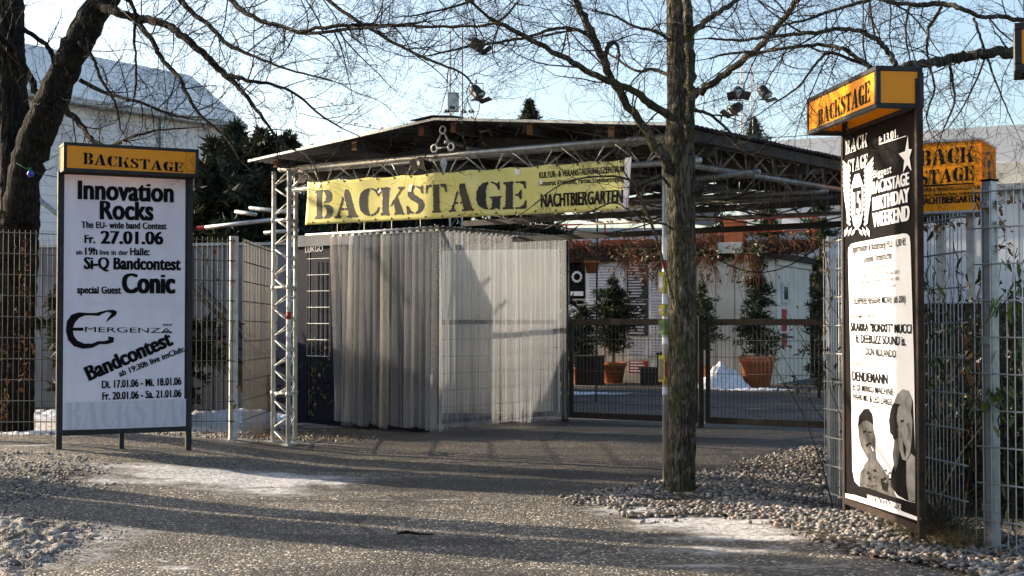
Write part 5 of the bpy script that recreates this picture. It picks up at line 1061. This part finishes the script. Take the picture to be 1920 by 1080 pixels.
def shrub(label, px, Y, py, r, seed, n=260, col=(.07, .085, .03), leaf=1.0, dry=False, zb=0):
    p = W(px, 588, Y); H = HT(py, Y); t = thing('shrub', label, 'shrub', (p.x, p.y, 0)); rg = random.Random(seed); mb = MB(); lf = MB()
    for _ in range(n):
        a = rg.uniform(0, 6.28); d = Vector((math.cos(a) * .35, math.sin(a) * .35, 1)); q = Vector((rg.gauss(0, r * .3), rg.gauss(0, r * .2), zb)); pts = [q.copy()]; L_ = (H - zb) * rg.uniform(.55, 1.02)
        for k in range(6): d = (d + Vector((rg.gauss(0, .16), rg.gauss(0, .16), .05))).normalized(); q = q + d * L_ / 6; pts.append(q.copy())
        mb.tube(pts, [.012, .01, .008, .006, .005, .004, .003], 3, False)
        for k in range(int(10 * leaf)): s_ = rg.uniform(.35, 1) * 5.9; i = int(s_); c = pts[i].lerp(pts[i + 1], s_ - i) + Vector((rg.gauss(0, .06), rg.gauss(0, .06), rg.gauss(0, .05))); tuftmesh(lf, c, 2, .09, .04, rg, col)
    tag(mb.build('stems', drystem if dry else twigmat2, t), kind='stuff'); tag(link('leaves', lf.mesh('leaves', leafm), t), kind='stuff'); return t
shrub('leafy evergreen shrub above the left slope of the canopy', 605, 24, 215, 1.2, 71, 120)
shrub('brownish bare bush behind the canopy left of the mast', 700, 26, 178, 1.2, 72, 150, (.15, .09, .05), .6, True)
shrub('thin leafy shrub between the thujas and the brown bush', 640, 25, 250, 1.0, 73, 90)
shrub('tall bare reddish bush hiding the end of the left hall', 500, 27, 178, 1.5, 75, 150, (.12, .085, .05), .35, True)
shrub('faint bare bush right of the lattice mast', 920, 30, 212, 1.0, 74, 60, (.12, .08, .05), .3, True)

# ------------------------------------------------------------------ BARE TREES
def smooth(pts, n=5):
    out = []; m = len(pts)
    for i in range(m - 1):
        p0, p1, p2, p3 = pts[max(i - 1, 0)], pts[i], pts[i + 1], pts[min(i + 2, m - 1)]
        for k in range(n):
            t = k / n; out.append(tuple(.5 * ((2 * b) + (-a + c) * t + (2 * a - 5 * b + 4 * c - d) * t * t + (-a + 3 * b - 3 * c + d) * t ** 3) for a, b, c, d in zip(p0, p1, p2, p3)))
    out.append(tuple(pts[-1])); return out
class Bare:
    def __init__(s, name, label, base, barkm, twigm, seed, group=None):
        s.t = thing(name, label, 'tree', tuple(base), 0, group); s.o = Vector(base); s.bm = barkm; s.tm = twigm; s.rg = random.Random(seed); s.tw = MB(); s.n = 0
    def limb(s, path, Y0, Y1=None, wob=.03, name='limb', twigs=.11, tl=(.35, 1.1), start=.12, droop=.0, sides=9, knots=True, lvl=2, twr=.0065):
        """path: (px, py, width px) along the limb, at distance Y0..Y1"""
        Y1 = Y0 if Y1 is None else Y1; m = len(path); q = []
        for i, (a, b, w_) in enumerate(path):
            Y = Y0 + (Y1 - Y0) * i / max(1, m - 1) + (s.rg.uniform(-1, 1) * wob * 3 if 0 < i else 0); p = W(a, b, Y) - s.o; q.append((p.x, p.y, p.z, w_ / 2 * Y / F_PX))
        q = smooth(q, 6); P = [Vector(x[:3]) for x in q]; r = [x[3] for x in q]
        for i in range(1, len(P) - 1): P[i] += Vector((s.rg.gauss(0, 1), s.rg.gauss(0, 1), s.rg.gauss(0, 1))) * min(.012, r[i] * .25); r[i] *= 1 + s.rg.gauss(0, .04)
        mb = MB(); mb.tube(P, r, sides); mb.build(name, s.bm, s.t, True)
        if twigs: s.spawn(P, r, twigs, tl, start, droop, lvl, twr)
        return P, r
    def spawn(s, P, r, step, tl, start, droop, lvl, twr=.0075):
        L_ = [0]
        for i in range(1, len(P)): L_.append(L_[-1] + (P[i] - P[i - 1]).length)
        x = L_[-1] * start; side = 1
        while x < L_[-1]:
            i = max(k for k in range(len(L_)) if L_[k] <= x); i = min(i, len(P) - 2); u_ = (x - L_[i]) / max(1e-6, L_[i + 1] - L_[i]); p = P[i].lerp(P[i + 1], u_); d = (P[i + 1] - P[i]).normalized()
            e = Vector((s.rg.gauss(0, 1), s.rg.gauss(0, .7), s.rg.gauss(0, 1))); e = (e - d * e.dot(d)).normalized(); dd = (d * s.rg.uniform(.35, 1.0) + e).normalized()
            s.grow(p, dd, s.rg.uniform(*tl) * (1 - .45 * x / L_[-1]), min(r[i] * .55, s.rg.uniform(.6, 1.2) * twr), lvl, droop); x += step * 1.5 * s.rg.uniform(.5, 1.6)
        e = (P[-1] - P[-3]).normalized(); s.grow(P[-1], e, tl[1] * .8, r[-1] * .8, lvl, droop)
    def grow(s, p, d, ln_, r, lvl, droop):
        n = 6 if lvl > 1 else (5 if lvl == 1 else 3); pts = [p.copy()]; rr = [r]; bend = Vector((s.rg.gauss(0, .13), s.rg.gauss(0, .1), s.rg.gauss(0, .12) + .05 - droop)); p = p.copy()
        for k in range(n):
            d = (d + bend + Vector((s.rg.gauss(0, .15), s.rg.gauss(0, .12), s.rg.gauss(0, .15)))).normalized(); p = p + d * ln_ / n; pts.append(p.copy()); rr.append(max(.0010, r * (1 - .75 * (k + 1) / n)))
            if lvl > 0 and (k > 0 or lvl > 1):
                for _ in range(2 if s.rg.random() < .22 else 1):
                    e = Vector((s.rg.gauss(0, 1), s.rg.gauss(0, .8), s.rg.gauss(0, 1))); e = (e - d * e.dot(d)).normalized(); s.grow(p, (d * .8 + e * .8).normalized(), ln_ * s.rg.uniform(.28, .55), max(.0011, rr[-1] * .6), lvl - 1, droop)
        s.tw.tube(pts, rr, 3 if r < .006 else 5, False); s.n += 1
    def done(s): tag(s.tw.build('twigs', s.tm, s.t), kind='stuff')
# main tree beside the canopy
b = G(1275, 922, .01); T = Bare('bare_tree', 'leafless mossy tree with straight trunk standing before the gate right of the canopy', (b.x, b.y, 0), bark, twigmat2, 101); Yt = b.y
def trunk(T, path, Y, sides=64, name='trunk', flare=0, smat=None):
    q = smooth([(W(a, c, Y).x - T.o.x, T.rg.uniform(-.01, .01), W(a, c, Y).z, w_ / 2 * Y / F_PX) for a, c, w_ in path], 34); mb = MB(); k = 0
    for i, (x, y, z, r) in enumerate(q):
        for j in range(sides): a = 6.2832 * j / sides; rr = r * (1 + .07 * noise.noise((math.cos(a) * 1.5, math.sin(a) * 1.5, z * 1.3)) + .03 * noise.noise((math.cos(a) * 3, math.sin(a) * 3, z * 3)) + .16 * abs(noise.noise((math.cos(a) * 8.5, math.sin(a) * 8.5, z * 6.5))) + .04 * noise.noise((math.cos(a) * 16, math.sin(a) * 16, z * 22)) - .03 + flare * max(0, .25 - z) * (1 + .5 * math.sin(a * 5))); mb.v.append((x + rr * math.cos(a), y + rr * math.sin(a), z))
    for i in range(len(q) - 1):
        for j in range(sides): a = i * sides + j; c = i * sides + (j + 1) % sides; mb.f.append([a, c, c + sides, a + sides])
    return mb.build(name, smat or T.bm, T.t, True)
trunk(T, [(1274, 945, 56), (1276, 900, 54), (1279, 780, 52), (1279, 640, 51), (1278, 500, 50), (1276, 400, 53), (1274, 300, 56), (1275, 240, 54), (1274, 180, 46), (1272, 90, 43), (1270, 0, 42), (1268, -160, 38), (1262, -420, 28), (1265, -700, 14)], Yt, 72, flare=.38)
T.limb([(1262, 330, 18), (1240, 290, 20), (1205, 238, 16), (1165, 180, 15), (1135, 120, 15), (1108, 60, 14), (1080, 0, 13), (1060, -90, 9), (1050, -180, 5)], Yt, Yt - .8, name='limb', twigs=.16)
T.limb([(1268, 225, 16), (1220, 195, 15), (1180, 165, 13), (1130, 148, 12), (1060, 110, 11), (985, 68, 9), (918, 34, 8)], Yt - .05, Yt - 1.0, twigs=.09)
T.limb([(1290, 262, 14), (1296, 170, 19), (1294, 90, 18), (1290, 0, 17), (1296, -120, 12), (1310, -260, 6)], Yt - .12, Yt - .4, name='limb', twigs=.25)
T.limb([(1292, 182, 16), (1330, 160, 14), (1372, 132, 13), (1412, 98, 12), (1445, 62, 12), (1475, 28, 11), (1500, -10, 9), (1540, -80, 5)], Yt - .1, Yt - 1.2, twigs=.10)
T.limb([(1296, 62, 13), (1325, 38, 11), (1358, 15, 10), (1395, -10, 8), (1440, -60, 4)], Yt - .1, Yt + .8, twigs=.10)
T.limb([(1120, 80, 7), (1085, 57, 7), (1040, 54, 6), (985, 70, 6), (940, 78, 5), (880, 88, 5), (800, 105, 3)], Yt - .5, Yt - 1.2, twigs=.08)
T.limb([(1135, 118, 8), (1140, 88, 10), (1152, 80, 8), (1160, 92, 5), (1158, 130, 3)], Yt - .4, Yt - .6, twigs=.1, tl=(.2, .5))
T.limb([(1270, 150, 8), (1230, 130, 7), (1190, 132, 5), (1140, 100, 4), (1100, 95, 3)], Yt, Yt + .8, twigs=.08)
T.limb([(1298, 205, 8), (1330, 215, 6), (1370, 250, 5), (1400, 300, 3)], Yt, Yt + .6, twigs=.09, droop=.02)
T.limb([(1272, 90, 8), (1230, 60, 6), (1190, 50, 5), (1150, 30, 4), (1110, 20, 3)], Yt, Yt - .7, twigs=.08)
T.limb([(1262, 430, 5), (1245, 420, 4), (1215, 415, 4), (1180, 395, 3), (1150, 380, 3), (1100, 400, 2.5), (1040, 420, 2)], Yt - .1, Yt - .3, twigs=.09, tl=(.2, .5))
T.limb([(1255, 350, 7), (1235, 330, 5), (1200, 345, 4), (1150, 330, 4), (1060, 342, 3), (1000, 385, 2.5)], Yt - .2, Yt - .5, twigs=.10, tl=(.2, .6), droop=.02)
T.limb([(1262, 560, 5), (1240, 480, 5), (1225, 430, 6), (1205, 380, 6), (1190, 350, 4)], Yt - .15, Yt - .3, twigs=.12, tl=(.2, .5))
T.limb([(1290, 350, 5), (1320, 375, 4), (1370, 380, 3.5), (1430, 400, 3), (1500, 400, 2)], Yt, Yt - .6, twigs=.10, tl=(.2, .5))
T.limb([(1275, -100, 12), (1180, -90, 10), (1080, -60, 9), (960, -30, 7), (860, 10, 5), (770, 30, 3)], Yt, Yt - 1.6, twigs=.07, droop=.06)
T.limb([(1275, -60, 12), (1360, -80, 10), (1480, -60, 8), (1600, -30, 6), (1700, 20, 4)], Yt, Yt + 1.2, twigs=.07, droop=.06)
T.done()
# left tree with leaning main trunk, behind the fence
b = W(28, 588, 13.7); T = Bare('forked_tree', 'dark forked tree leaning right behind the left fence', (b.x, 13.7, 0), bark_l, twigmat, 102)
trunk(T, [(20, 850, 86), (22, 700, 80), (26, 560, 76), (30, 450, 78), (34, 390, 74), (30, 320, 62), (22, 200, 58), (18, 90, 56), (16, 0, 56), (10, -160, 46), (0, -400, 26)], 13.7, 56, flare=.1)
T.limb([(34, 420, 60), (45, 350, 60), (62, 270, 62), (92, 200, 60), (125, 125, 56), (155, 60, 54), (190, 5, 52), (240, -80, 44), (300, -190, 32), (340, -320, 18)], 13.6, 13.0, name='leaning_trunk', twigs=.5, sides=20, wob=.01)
LY = 13.1
for pth, y0, y1, kw in (
 ([(185, 12, 22), (220, 24, 17), (262, 34, 16), (305, 42, 15), (345, 70, 14), (380, 100, 13), (415, 135, 12), (450, 165, 9), (480, 205, 7), (520, 260, 4)], LY, LY - 1.5, dict(twigs=.075)),
 ([(255, 36, 12), (285, 75, 10), (305, 110, 9), (335, 145, 8), (355, 185, 7), (375, 215, 6), (425, 260, 4), (450, 300, 3)], LY - .2, LY - 1.6, dict(twigs=.08)),
 ([(230, -70, 20), (320, -20, 13), (352, 15, 10), (400, 55, 9), (430, 85, 8), (470, 103, 6), (540, 130, 4), (620, 150, 3)], LY, LY - 2, dict(twigs=.07)),
 ([(270, -120, 20), (380, -50, 13), (440, 5, 11), (480, 35, 9), (530, 50, 8), (570, 62, 7), (650, 55, 6), (720, 50, 5), (800, 40, 3)], LY - .3, LY - 3, dict(twigs=.06)),
 ([(560, 60, 7), (640, 48, 7), (730, 47, 6), (850, 50, 5), (930, 42, 5), (970, 5, 4)], LY - 2.2, LY - 3, dict(twigs=.07)),
 ([(300, -160, 18), (450, -100, 12), (560, -40, 9), (640, 20, 7), (720, 70, 6), (800, 110, 5), (870, 140, 4), (900, 190, 2.5)], LY - .4, LY - 3, dict(twigs=.06)),
 ([(420, 138, 9), (470, 152, 7), (510, 158, 6), (560, 180, 5), (600, 215, 4), (640, 240, 3)], LY - 1.3, LY - 1.8, dict(twigs=.07)),
 ([(100, 195, 14), (70, 175, 13), (50, 130, 12), (30, 95, 14)], LY + .4, LY + .5, dict(twigs=.12)),
 ([(112, 175, 10), (95, 95, 9), (60, 65, 9), (20, 30, 10)], LY + .3, LY + .6, dict(twigs=.12)),
 ([(80, 240, 15), (110, 200, 14), (140, 220, 12), (170, 260, 9), (200, 275, 7), (235, 262, 6), (290, 245, 4), (350, 240, 3)], LY + .3, LY - .8, dict(twigs=.08)),
 ([(150, 150, 9), (200, 175, 7), (260, 190, 6), (320, 215, 5), (380, 220, 3)], LY, LY - .8, dict(twigs=.07)),
 ([(30, 110, 14), (-10, 60, 10), (-60, 40, 6)], LY + .5, LY + .2, dict(twigs=.1)),
 ([(210, -20, 12), (250, 10, 8), (252, 80, 5), (256, 140, 4), (250, 190, 3)], LY - .6, LY - .9, dict(twigs=.08, droop=.05)),
 ([(150, 80, 10), (175, 110, 7), (190, 150, 6), (215, 190, 5), (225, 240, 3)], LY, LY - .5, dict(twigs=.08))):
    T.limb(pth, y0, y1, **kw)
T.done()
# right tree outside the frame, its boughs reach in
b = Vector((4.05, 8.9, 0)); T = Bare('overhanging_tree', 'tree beyond the right edge whose lichen covered boughs reach over the billboard', tuple(b), bark, twigmat2, 103)
T.limb([(2098, 960, 60), (2095, 700, 56), (2090, 400, 54), (2080, 150, 50), (2085, -100, 40), (2090, -400, 20)], 8.9, 8.9, name='trunk', twigs=0, sides=18, wob=0)
RY = 8.8
for pth, y0, y1, kw in (
 ([(2080, 40, 26), (1990, 85, 22), (1925, 96, 20), (1880, 98, 19), (1835, 102, 19), (1790, 110, 19), (1755, 118, 17), (1715, 120, 13), (1680, 128, 10), (1640, 128, 7), (1560, 100, 6), (1530, 120, 5), (1500, 160, 4), (1450, 195, 3)], RY, RY - .9, dict(twigs=.11, sides=12)),
 ([(1680, 122, 11), (1668, 100, 11), (1648, 78, 10), (1615, 60, 9), (1580, 54, 8), (1530, 60, 8), (1480, 65, 7), (1420, 72, 6), (1380, 76, 5), (1330, 72, 4)], RY - .8, RY - 1.0, dict(twigs=.09)),
 ([(1632, 128, 9), (1610, 110, 8), (1580, 92, 8), (1540, 84, 7), (1490, 88, 6), (1430, 97, 6), (1370, 100, 5), (1330, 110, 3)], RY - .85, RY - .6, dict(twigs=.09)),
 ([(2080, -60, 22), (1980, 20, 14), (1915, 38, 10), (1880, 30, 9), (1840, 32, 8), (1800, 15, 9), (1760, 6, 10), (1700, 9, 8), (1640, -4, 6), (1580, -20, 4)], RY, RY - .6, dict(twigs=.09)),
 ([(1766, 14, 6), (1742, 50, 6), (1738, 90, 5), (1742, 120, 5), (1752, 165, 4), (1738, 215, 3), (1745, 250, 2)], RY - .3, RY - .5, dict(twigs=.08, droop=.07)),
 ([(1826, 34, 6), (1838, 70, 5), (1850, 105, 5), (1862, 140, 4), (1878, 180, 3), (1900, 232, 2)], RY - .2, RY - .4, dict(twigs=.08, droop=.07)),
 ([(1780, 112, 6), (1785, 150, 5), (1790, 190, 4), (1770, 240, 3)], RY - .5, RY - .5, dict(twigs=.08, droop=.07)),
 ([(1705, 10, 5), (1698, 60, 4), (1706, 110, 3)], RY - .3, RY - .5, dict(twigs=.09, droop=.07)),
 ([(1630, 0, 7), (1560, 20, 6), (1500, 40, 5), (1450, 50, 3)], RY - .4, RY - .7, dict(twigs=.08))):
    T.limb(pth, y0, y1, **kw)
T.done()
# three more trees stand left of the frame; they throw the long shadows over the drive
for i, (x, y, r_, sd_) in enumerate(((-5.85, 10.86, .19, 5), (-5.3, 9.97, .34, 6), (-7.6, 14.9, .2, 7))):
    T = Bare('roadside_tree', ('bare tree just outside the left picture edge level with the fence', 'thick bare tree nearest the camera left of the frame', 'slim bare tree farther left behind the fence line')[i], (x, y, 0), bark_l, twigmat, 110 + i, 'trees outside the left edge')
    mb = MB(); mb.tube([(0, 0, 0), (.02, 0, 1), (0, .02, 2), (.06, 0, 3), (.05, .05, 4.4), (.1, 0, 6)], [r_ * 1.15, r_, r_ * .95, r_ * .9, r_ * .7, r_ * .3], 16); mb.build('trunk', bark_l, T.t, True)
    for k in range(6):
        a = T.rg.uniform(0, 6.28); z = 2.6 + k * .5; d = Vector((math.cos(a), math.sin(a), .5)).normalized(); P = [Vector((0, 0, z)) + d * (j * .35) + Vector((T.rg.gauss(0, .03), T.rg.gauss(0, .03), 0)) for j in range(6)]; rr = [.05 - .007 * j for j in range(6)]
        MB().tube(P, rr, 8).build('limb', bark_l, T.t, True); T.spawn(P, rr, .25, (.4, 1.0), .2, 0, 1)
    T.done()

# ------------------------------------------------------------------ CLIMBERS, LEAVES AND GRASS ON THE FENCES
def leafmesh(l_, w_, curl, name, mat):
    mb = MB(); n = 5
    for i in range(n + 1):
        u_ = i / n; ww = w_ * math.sin(math.pi * (u_ * .9 + .05)) ** .8 / 2; z = -curl * u_ * u_; mb.v += [(-ww, u_ * l_, z + .15 * w_), (0, u_ * l_, z), (ww, u_ * l_, z + .15 * w_)]
    for i in range(n): a = i * 3; mb.f += [[a, a + 1, a + 4, a + 3], [a + 1, a + 2, a + 5, a + 4]]
    return mb.mesh(name, mat, True)
LG = [leafmesh(.085, .016, .03, 'leaf', greenleaf), leafmesh(.065, .02, .02, 'leaf', greenleaf)]; LD = [leafmesh(.045, .028, .03, 'dry_leaf', dryleaf), leafmesh(.035, .022, -.01, 'dry_leaf', dryleaf)]
def vine(name, label, cat, paths, Yf, leaves, meshes, seed, stem=twigmat2, r=.003, spread=.03, droop=-.6, nm='leaf', group=None):
    rg = random.Random(seed); p0 = W(*paths[0][0], Yf(paths[0][0][0])); t = thing(name, label, cat, tuple(p0), 0, group); cnt = 0
    for pth in paths:
        P = smooth([tuple(W(a, b, Yf(a)) - p0) for a, b in pth], 5); P = [Vector(p) + Vector((rg.gauss(0, .008), rg.gauss(0, .012), rg.gauss(0, .008))) for p in P]; MB().tube(P, [r * (1 - .5 * i / len(P)) for i in range(len(P))], 5, False).build('stem', stem, t, True)
        for k in range(leaves):
            i = rg.randrange(len(P) - 1); c = P[i].lerp(P[i + 1], rg.random()) + Vector((rg.gauss(0, spread), rg.gauss(0, spread * .6), rg.gauss(0, spread * .5))); o = link(nm, rg.choice(meshes), t, tuple(c), (R(rg.gauss(droop * 60, 30)), R(rg.uniform(-40, 40)), rg.uniform(0, 6.28))); s_ = rg.uniform(.6, 1.25); o.scale = (s_, s_, s_)
    return t
fy = lambda Yb: (lambda px: Yb)
vine('climbing_vine', 'dry brown vine hanging on the left fence in front of the dark trunk', 'vine', [[(52, 470), (48, 520), (55, 600), (46, 680), (40, 730)], [(40, 440), (43, 520), (38, 620), (44, 700)], [(10, 640), (14, 700), (6, 750), (4, 790)]], fy(12.55), 40, LD, 1, nm='dry_leaf')
vine('climbing_vine', 'sparse vine twigs on the fence between billboard and white post', 'vine', [[(360, 452), (395, 500), (420, 560), (405, 640)], [(425, 455), (400, 470), (380, 520), (372, 600)], [(440, 600), (430, 680), (432, 760)]], fy(13.2), 10, LD, 2, nm='dry_leaf', spread=.05)
vine('climbing_vine', 'green leafed climber at the foot of the blue booth wall beside the curtain', 'vine', [[(600, 640), (608, 700), (595, 760), (600, 790)], [(610, 620), (615, 690), (618, 760)], [(588, 650), (580, 700), (590, 780)]], fy(16.3), 34, LG + LD, 3, spread=.06)
QRY = lambda px: 9.69 + (7.46 - 9.69) * ((px - 1545) / (1811 - 1545)) ** .8 - .03
vine('bamboo', 'drooping bamboo with long pale leaves between right billboard and fence post', 'bamboo', [[(1740, 470), (1738, 540), (1742, 600), (1745, 680)], [(1745, 500), (1750, 600), (1748, 700), (1742, 800)], [(1792, 450), (1795, 560), (1790, 640), (1798, 760)], [(1836, 500), (1834, 600), (1832, 680), (1836, 760)]], fy(7.5), 17, LG, 4, spread=.03, droop=-1.2)
vine('bamboo', 'leafy bamboo stems rising behind the fence at the right edge', 'bamboo', [[(1905, 1000), (1898, 860), (1908, 720), (1900, 560), (1905, 470)], [(1890, 980), (1880, 840), (1872, 760), (1880, 730)], [(1920, 900), (1915, 760), (1905, 600), (1885, 540)], [(1912, 560), (1890, 560), (1870, 580)], [(1925, 780), (1890, 740), (1862, 745)]], fy(7.25), 34, LG, 5, r=.005, spread=.05, droop=-.9)
vine('climbing_vine', 'brown withered climber along the top of the right fences', 'vine', [[(1730, 430), (1760, 425), (1800, 408)], [(1836, 372), (1860, 395), (1885, 440), (1870, 480)], [(1850, 360), (1880, 380), (1905, 372)], [(1800, 600), (1812, 700), (1806, 820)], [(1895, 430), (1870, 420), (1862, 450), (1890, 470)]], fy(7.35), 22, LD, 6, spread=.03, nm='dry_leaf')
vine('climbing_vine', 'yellowed leaves lying along the top of the far fence end by the right gate', 'vine', [[(1535, 462), (1560, 452), (1582, 445)], [(1545, 470), (1558, 540), (1552, 620)]], fy(9.5), 12, LD, 7, spread=.02, nm='dry_leaf')
def grass(label, px, py, Y, n, h, spread, seed, mat=straw):
    p = W(px, 588, Y); z = zg(p.x, p.y); t = thing('grass_tuft', label, 'grass', (p.x, p.y, z)); rg = random.Random(seed); mb = MB()
    for _ in range(n):
        b = Vector((rg.gauss(0, spread), rg.gauss(0, spread), 0)); d = Vector((rg.gauss(0, .5), rg.gauss(0, .5), 1)).normalized(); l_ = h * rg.uniform(.4, 1.1); pts = [b]; 
        for k in range(4): d = (d + Vector((rg.gauss(0, .15), rg.gauss(0, .15), -.28))).normalized(); b = b + d * l_ / 4; pts.append(b)
        mb.tube(pts, [.0018, .0016, .0014, .001, .0005], 3, False)
    tag(mb.build('blades', mat, t), kind='stuff')
grass('round straw coloured grass tuft at the foot of the grey fence post', 1792, 0, 7.42, 700, .16, .05, 1)
grass('long dry grass growing up the mesh behind the right billboard', 1760, 0, 7.65, 420, .5, .08, 2, M('dull_grass', (.10, .085, .05), .9))
grass('low dry grass clump between the billboard leg and the straw tuft', 1738, 0, 7.75, 240, .26, .06, 3, M('dull_grass', (.12, .10, .05), .9))
# dark garden behind the right fence
t = thing('dark_backdrop', 'added dark shed wall behind the right fence', 'backdrop', (3.0, 10.4, 0), R(-22))  # board wall added to fill the darkness behind the right fence
MB().box(0, 0.02, -.02, 5, 2, 1.42).build('wall', soil, t)
for i in range(30): MB().box(i * .165 + .01, -.012, 0, i * .165 + .155, .017, 1.40).build('board', brownframe if i % 7 == 2 else soil, t)
p = W(1880, 800, 8.9); t = thing('clay_pot', 'large reddish clay pot in the shade behind the right fence', 'pot', (p.x, p.y, 0)); pot(t, .2, .42, brownframe)
def hedge(label, px, Y, H, r, seed, col=DK, n=120):
    p = W(px, 588, Y); t = thing('dark_shrub', label, 'shrub', (p.x, p.y, 0), 0, None); rg = random.Random(seed); mb = MB(); lf = MB()
    for _ in range(n):
        q = Vector((rg.gauss(0, r * .5), rg.gauss(0, r * .35), 0)); d = Vector((rg.gauss(0, .3), rg.gauss(0, .3), 1)).normalized(); L_ = H * rg.uniform(.5, 1.05); pts = [q.copy()]
        for k in range(5): d = (d + Vector((rg.gauss(0, .2), rg.gauss(0, .2), .05))).normalized(); q = q + d * L_ / 5; pts.append(q.copy())
        mb.tube(pts, [.007, .006, .005, .004, .003, .002], 3, False)
        for k in range(14): i = rg.randrange(5); c = pts[i].lerp(pts[i + 1], rg.random()) + Vector((rg.gauss(0, .05), rg.gauss(0, .05), rg.gauss(0, .05))); tuftmesh(lf, c, 2, .06, .025, rg, col)
    tag(mb.build('stems', twigmat2, t), kind='stuff'); tag(link('leaves', lf.mesh('leaves', leafm), t), kind='stuff')
hedge('dark shrub filling the gap between right billboard and post', 1775, 9.2, 1.75, .5, 81)
hedge('dense dark shrub behind the mesh at the right picture edge', 1880, 8.9, 1.6, .6, 82)
hedge('loose brownish shrub behind the orange cube sign base', 1830, 9.6, 1.85, .6, 83, (.05, .035, .02), 90)
# snow in the yard and behind the left fence
def heap(label, px, py, rx, ry, h, seed):
    p = G(px, py); mb = MB(); n = 60; m_ = 30
    for j in range(m_ + 1):
        for i in range(n): a = 6.283 * i / n; q = j / m_; x = rx * q * math.cos(a); y = ry * q * math.sin(a); mb.v.append((x, y, h * (max(0, 1 - q * q) ** 1.3) * (.8 + .35 * noise.fractal((x * 3.4, y * 3.4, seed), 1, 2, 4)) - .02 + .03 * noise.noise((x * 14, y * 14, seed))))
    for j in range(m_):
        for i in range(n): a = j * n + i; b = j * n + (i + 1) % n; mb.f.append([a, a + n, b + n, b])
    o = mb.build('snow_heap', snowmat, None, True, (p.x, p.y, 0)); tag(o, label, 'snow')
heap('pile of old snow left of the terracotta fir pot in the yard', 1357, 728, .55, .4, .55, 1)
heap('low white snow patch on the yard asphalt behind the left gate leaf', 1085, 738, .75, .55, .05, 2)
heap('flat snow remains around the terracotta pot', 1425, 731, .9, .3, .06, 3)
heap('snow bank at the foot of the weathered wall behind the fence', 425, 786, 1.2, .8, .16, 4)
heap('snow patch behind the fence left of the left billboard', 85, 780, .9, .9, .1, 5)
# loose things on the drive
o = MB().tube([(0, 0, .015), (.06, .02, .02), (.14, -.01, .012), (.22, .0, .01)], [.008, .01, .007, .004], 6).build('fallen_twig', bark_l, None, True, tuple(G(745, 1005)), ); tag(o, 'short dark twig lying in the shadow on the asphalt', 'twig')
# leaf litter at the feet of canopy and fence
rg = random.Random(77); lit = MB()
for _ in range(900):
    px_ = rg.choice([rg.gauss(600, 60), rg.gauss(1800, 60), rg.gauss(520, 40), rg.uniform(240, 560)]); py_ = 800 + rg.random() * 30 if px_ < 900 else rg.uniform(1005, 1060); p = G(px_, py_, .04); p.z = zg(p.x, p.y) + .03 + rg.random() * .012
    tuftmesh(lit, p, 1, .03, .025, rg, rg.choice([(.09, .05, .025), (.05, .035, .02), (.16, .10, .05)]), (0, 0, -.2))
o = link('leaf_litter', lit.mesh('leaf_litter', leafm)); tag(o, 'dead leaves and debris scattered at the foot of the fences', 'leaves', None, 'stuff')
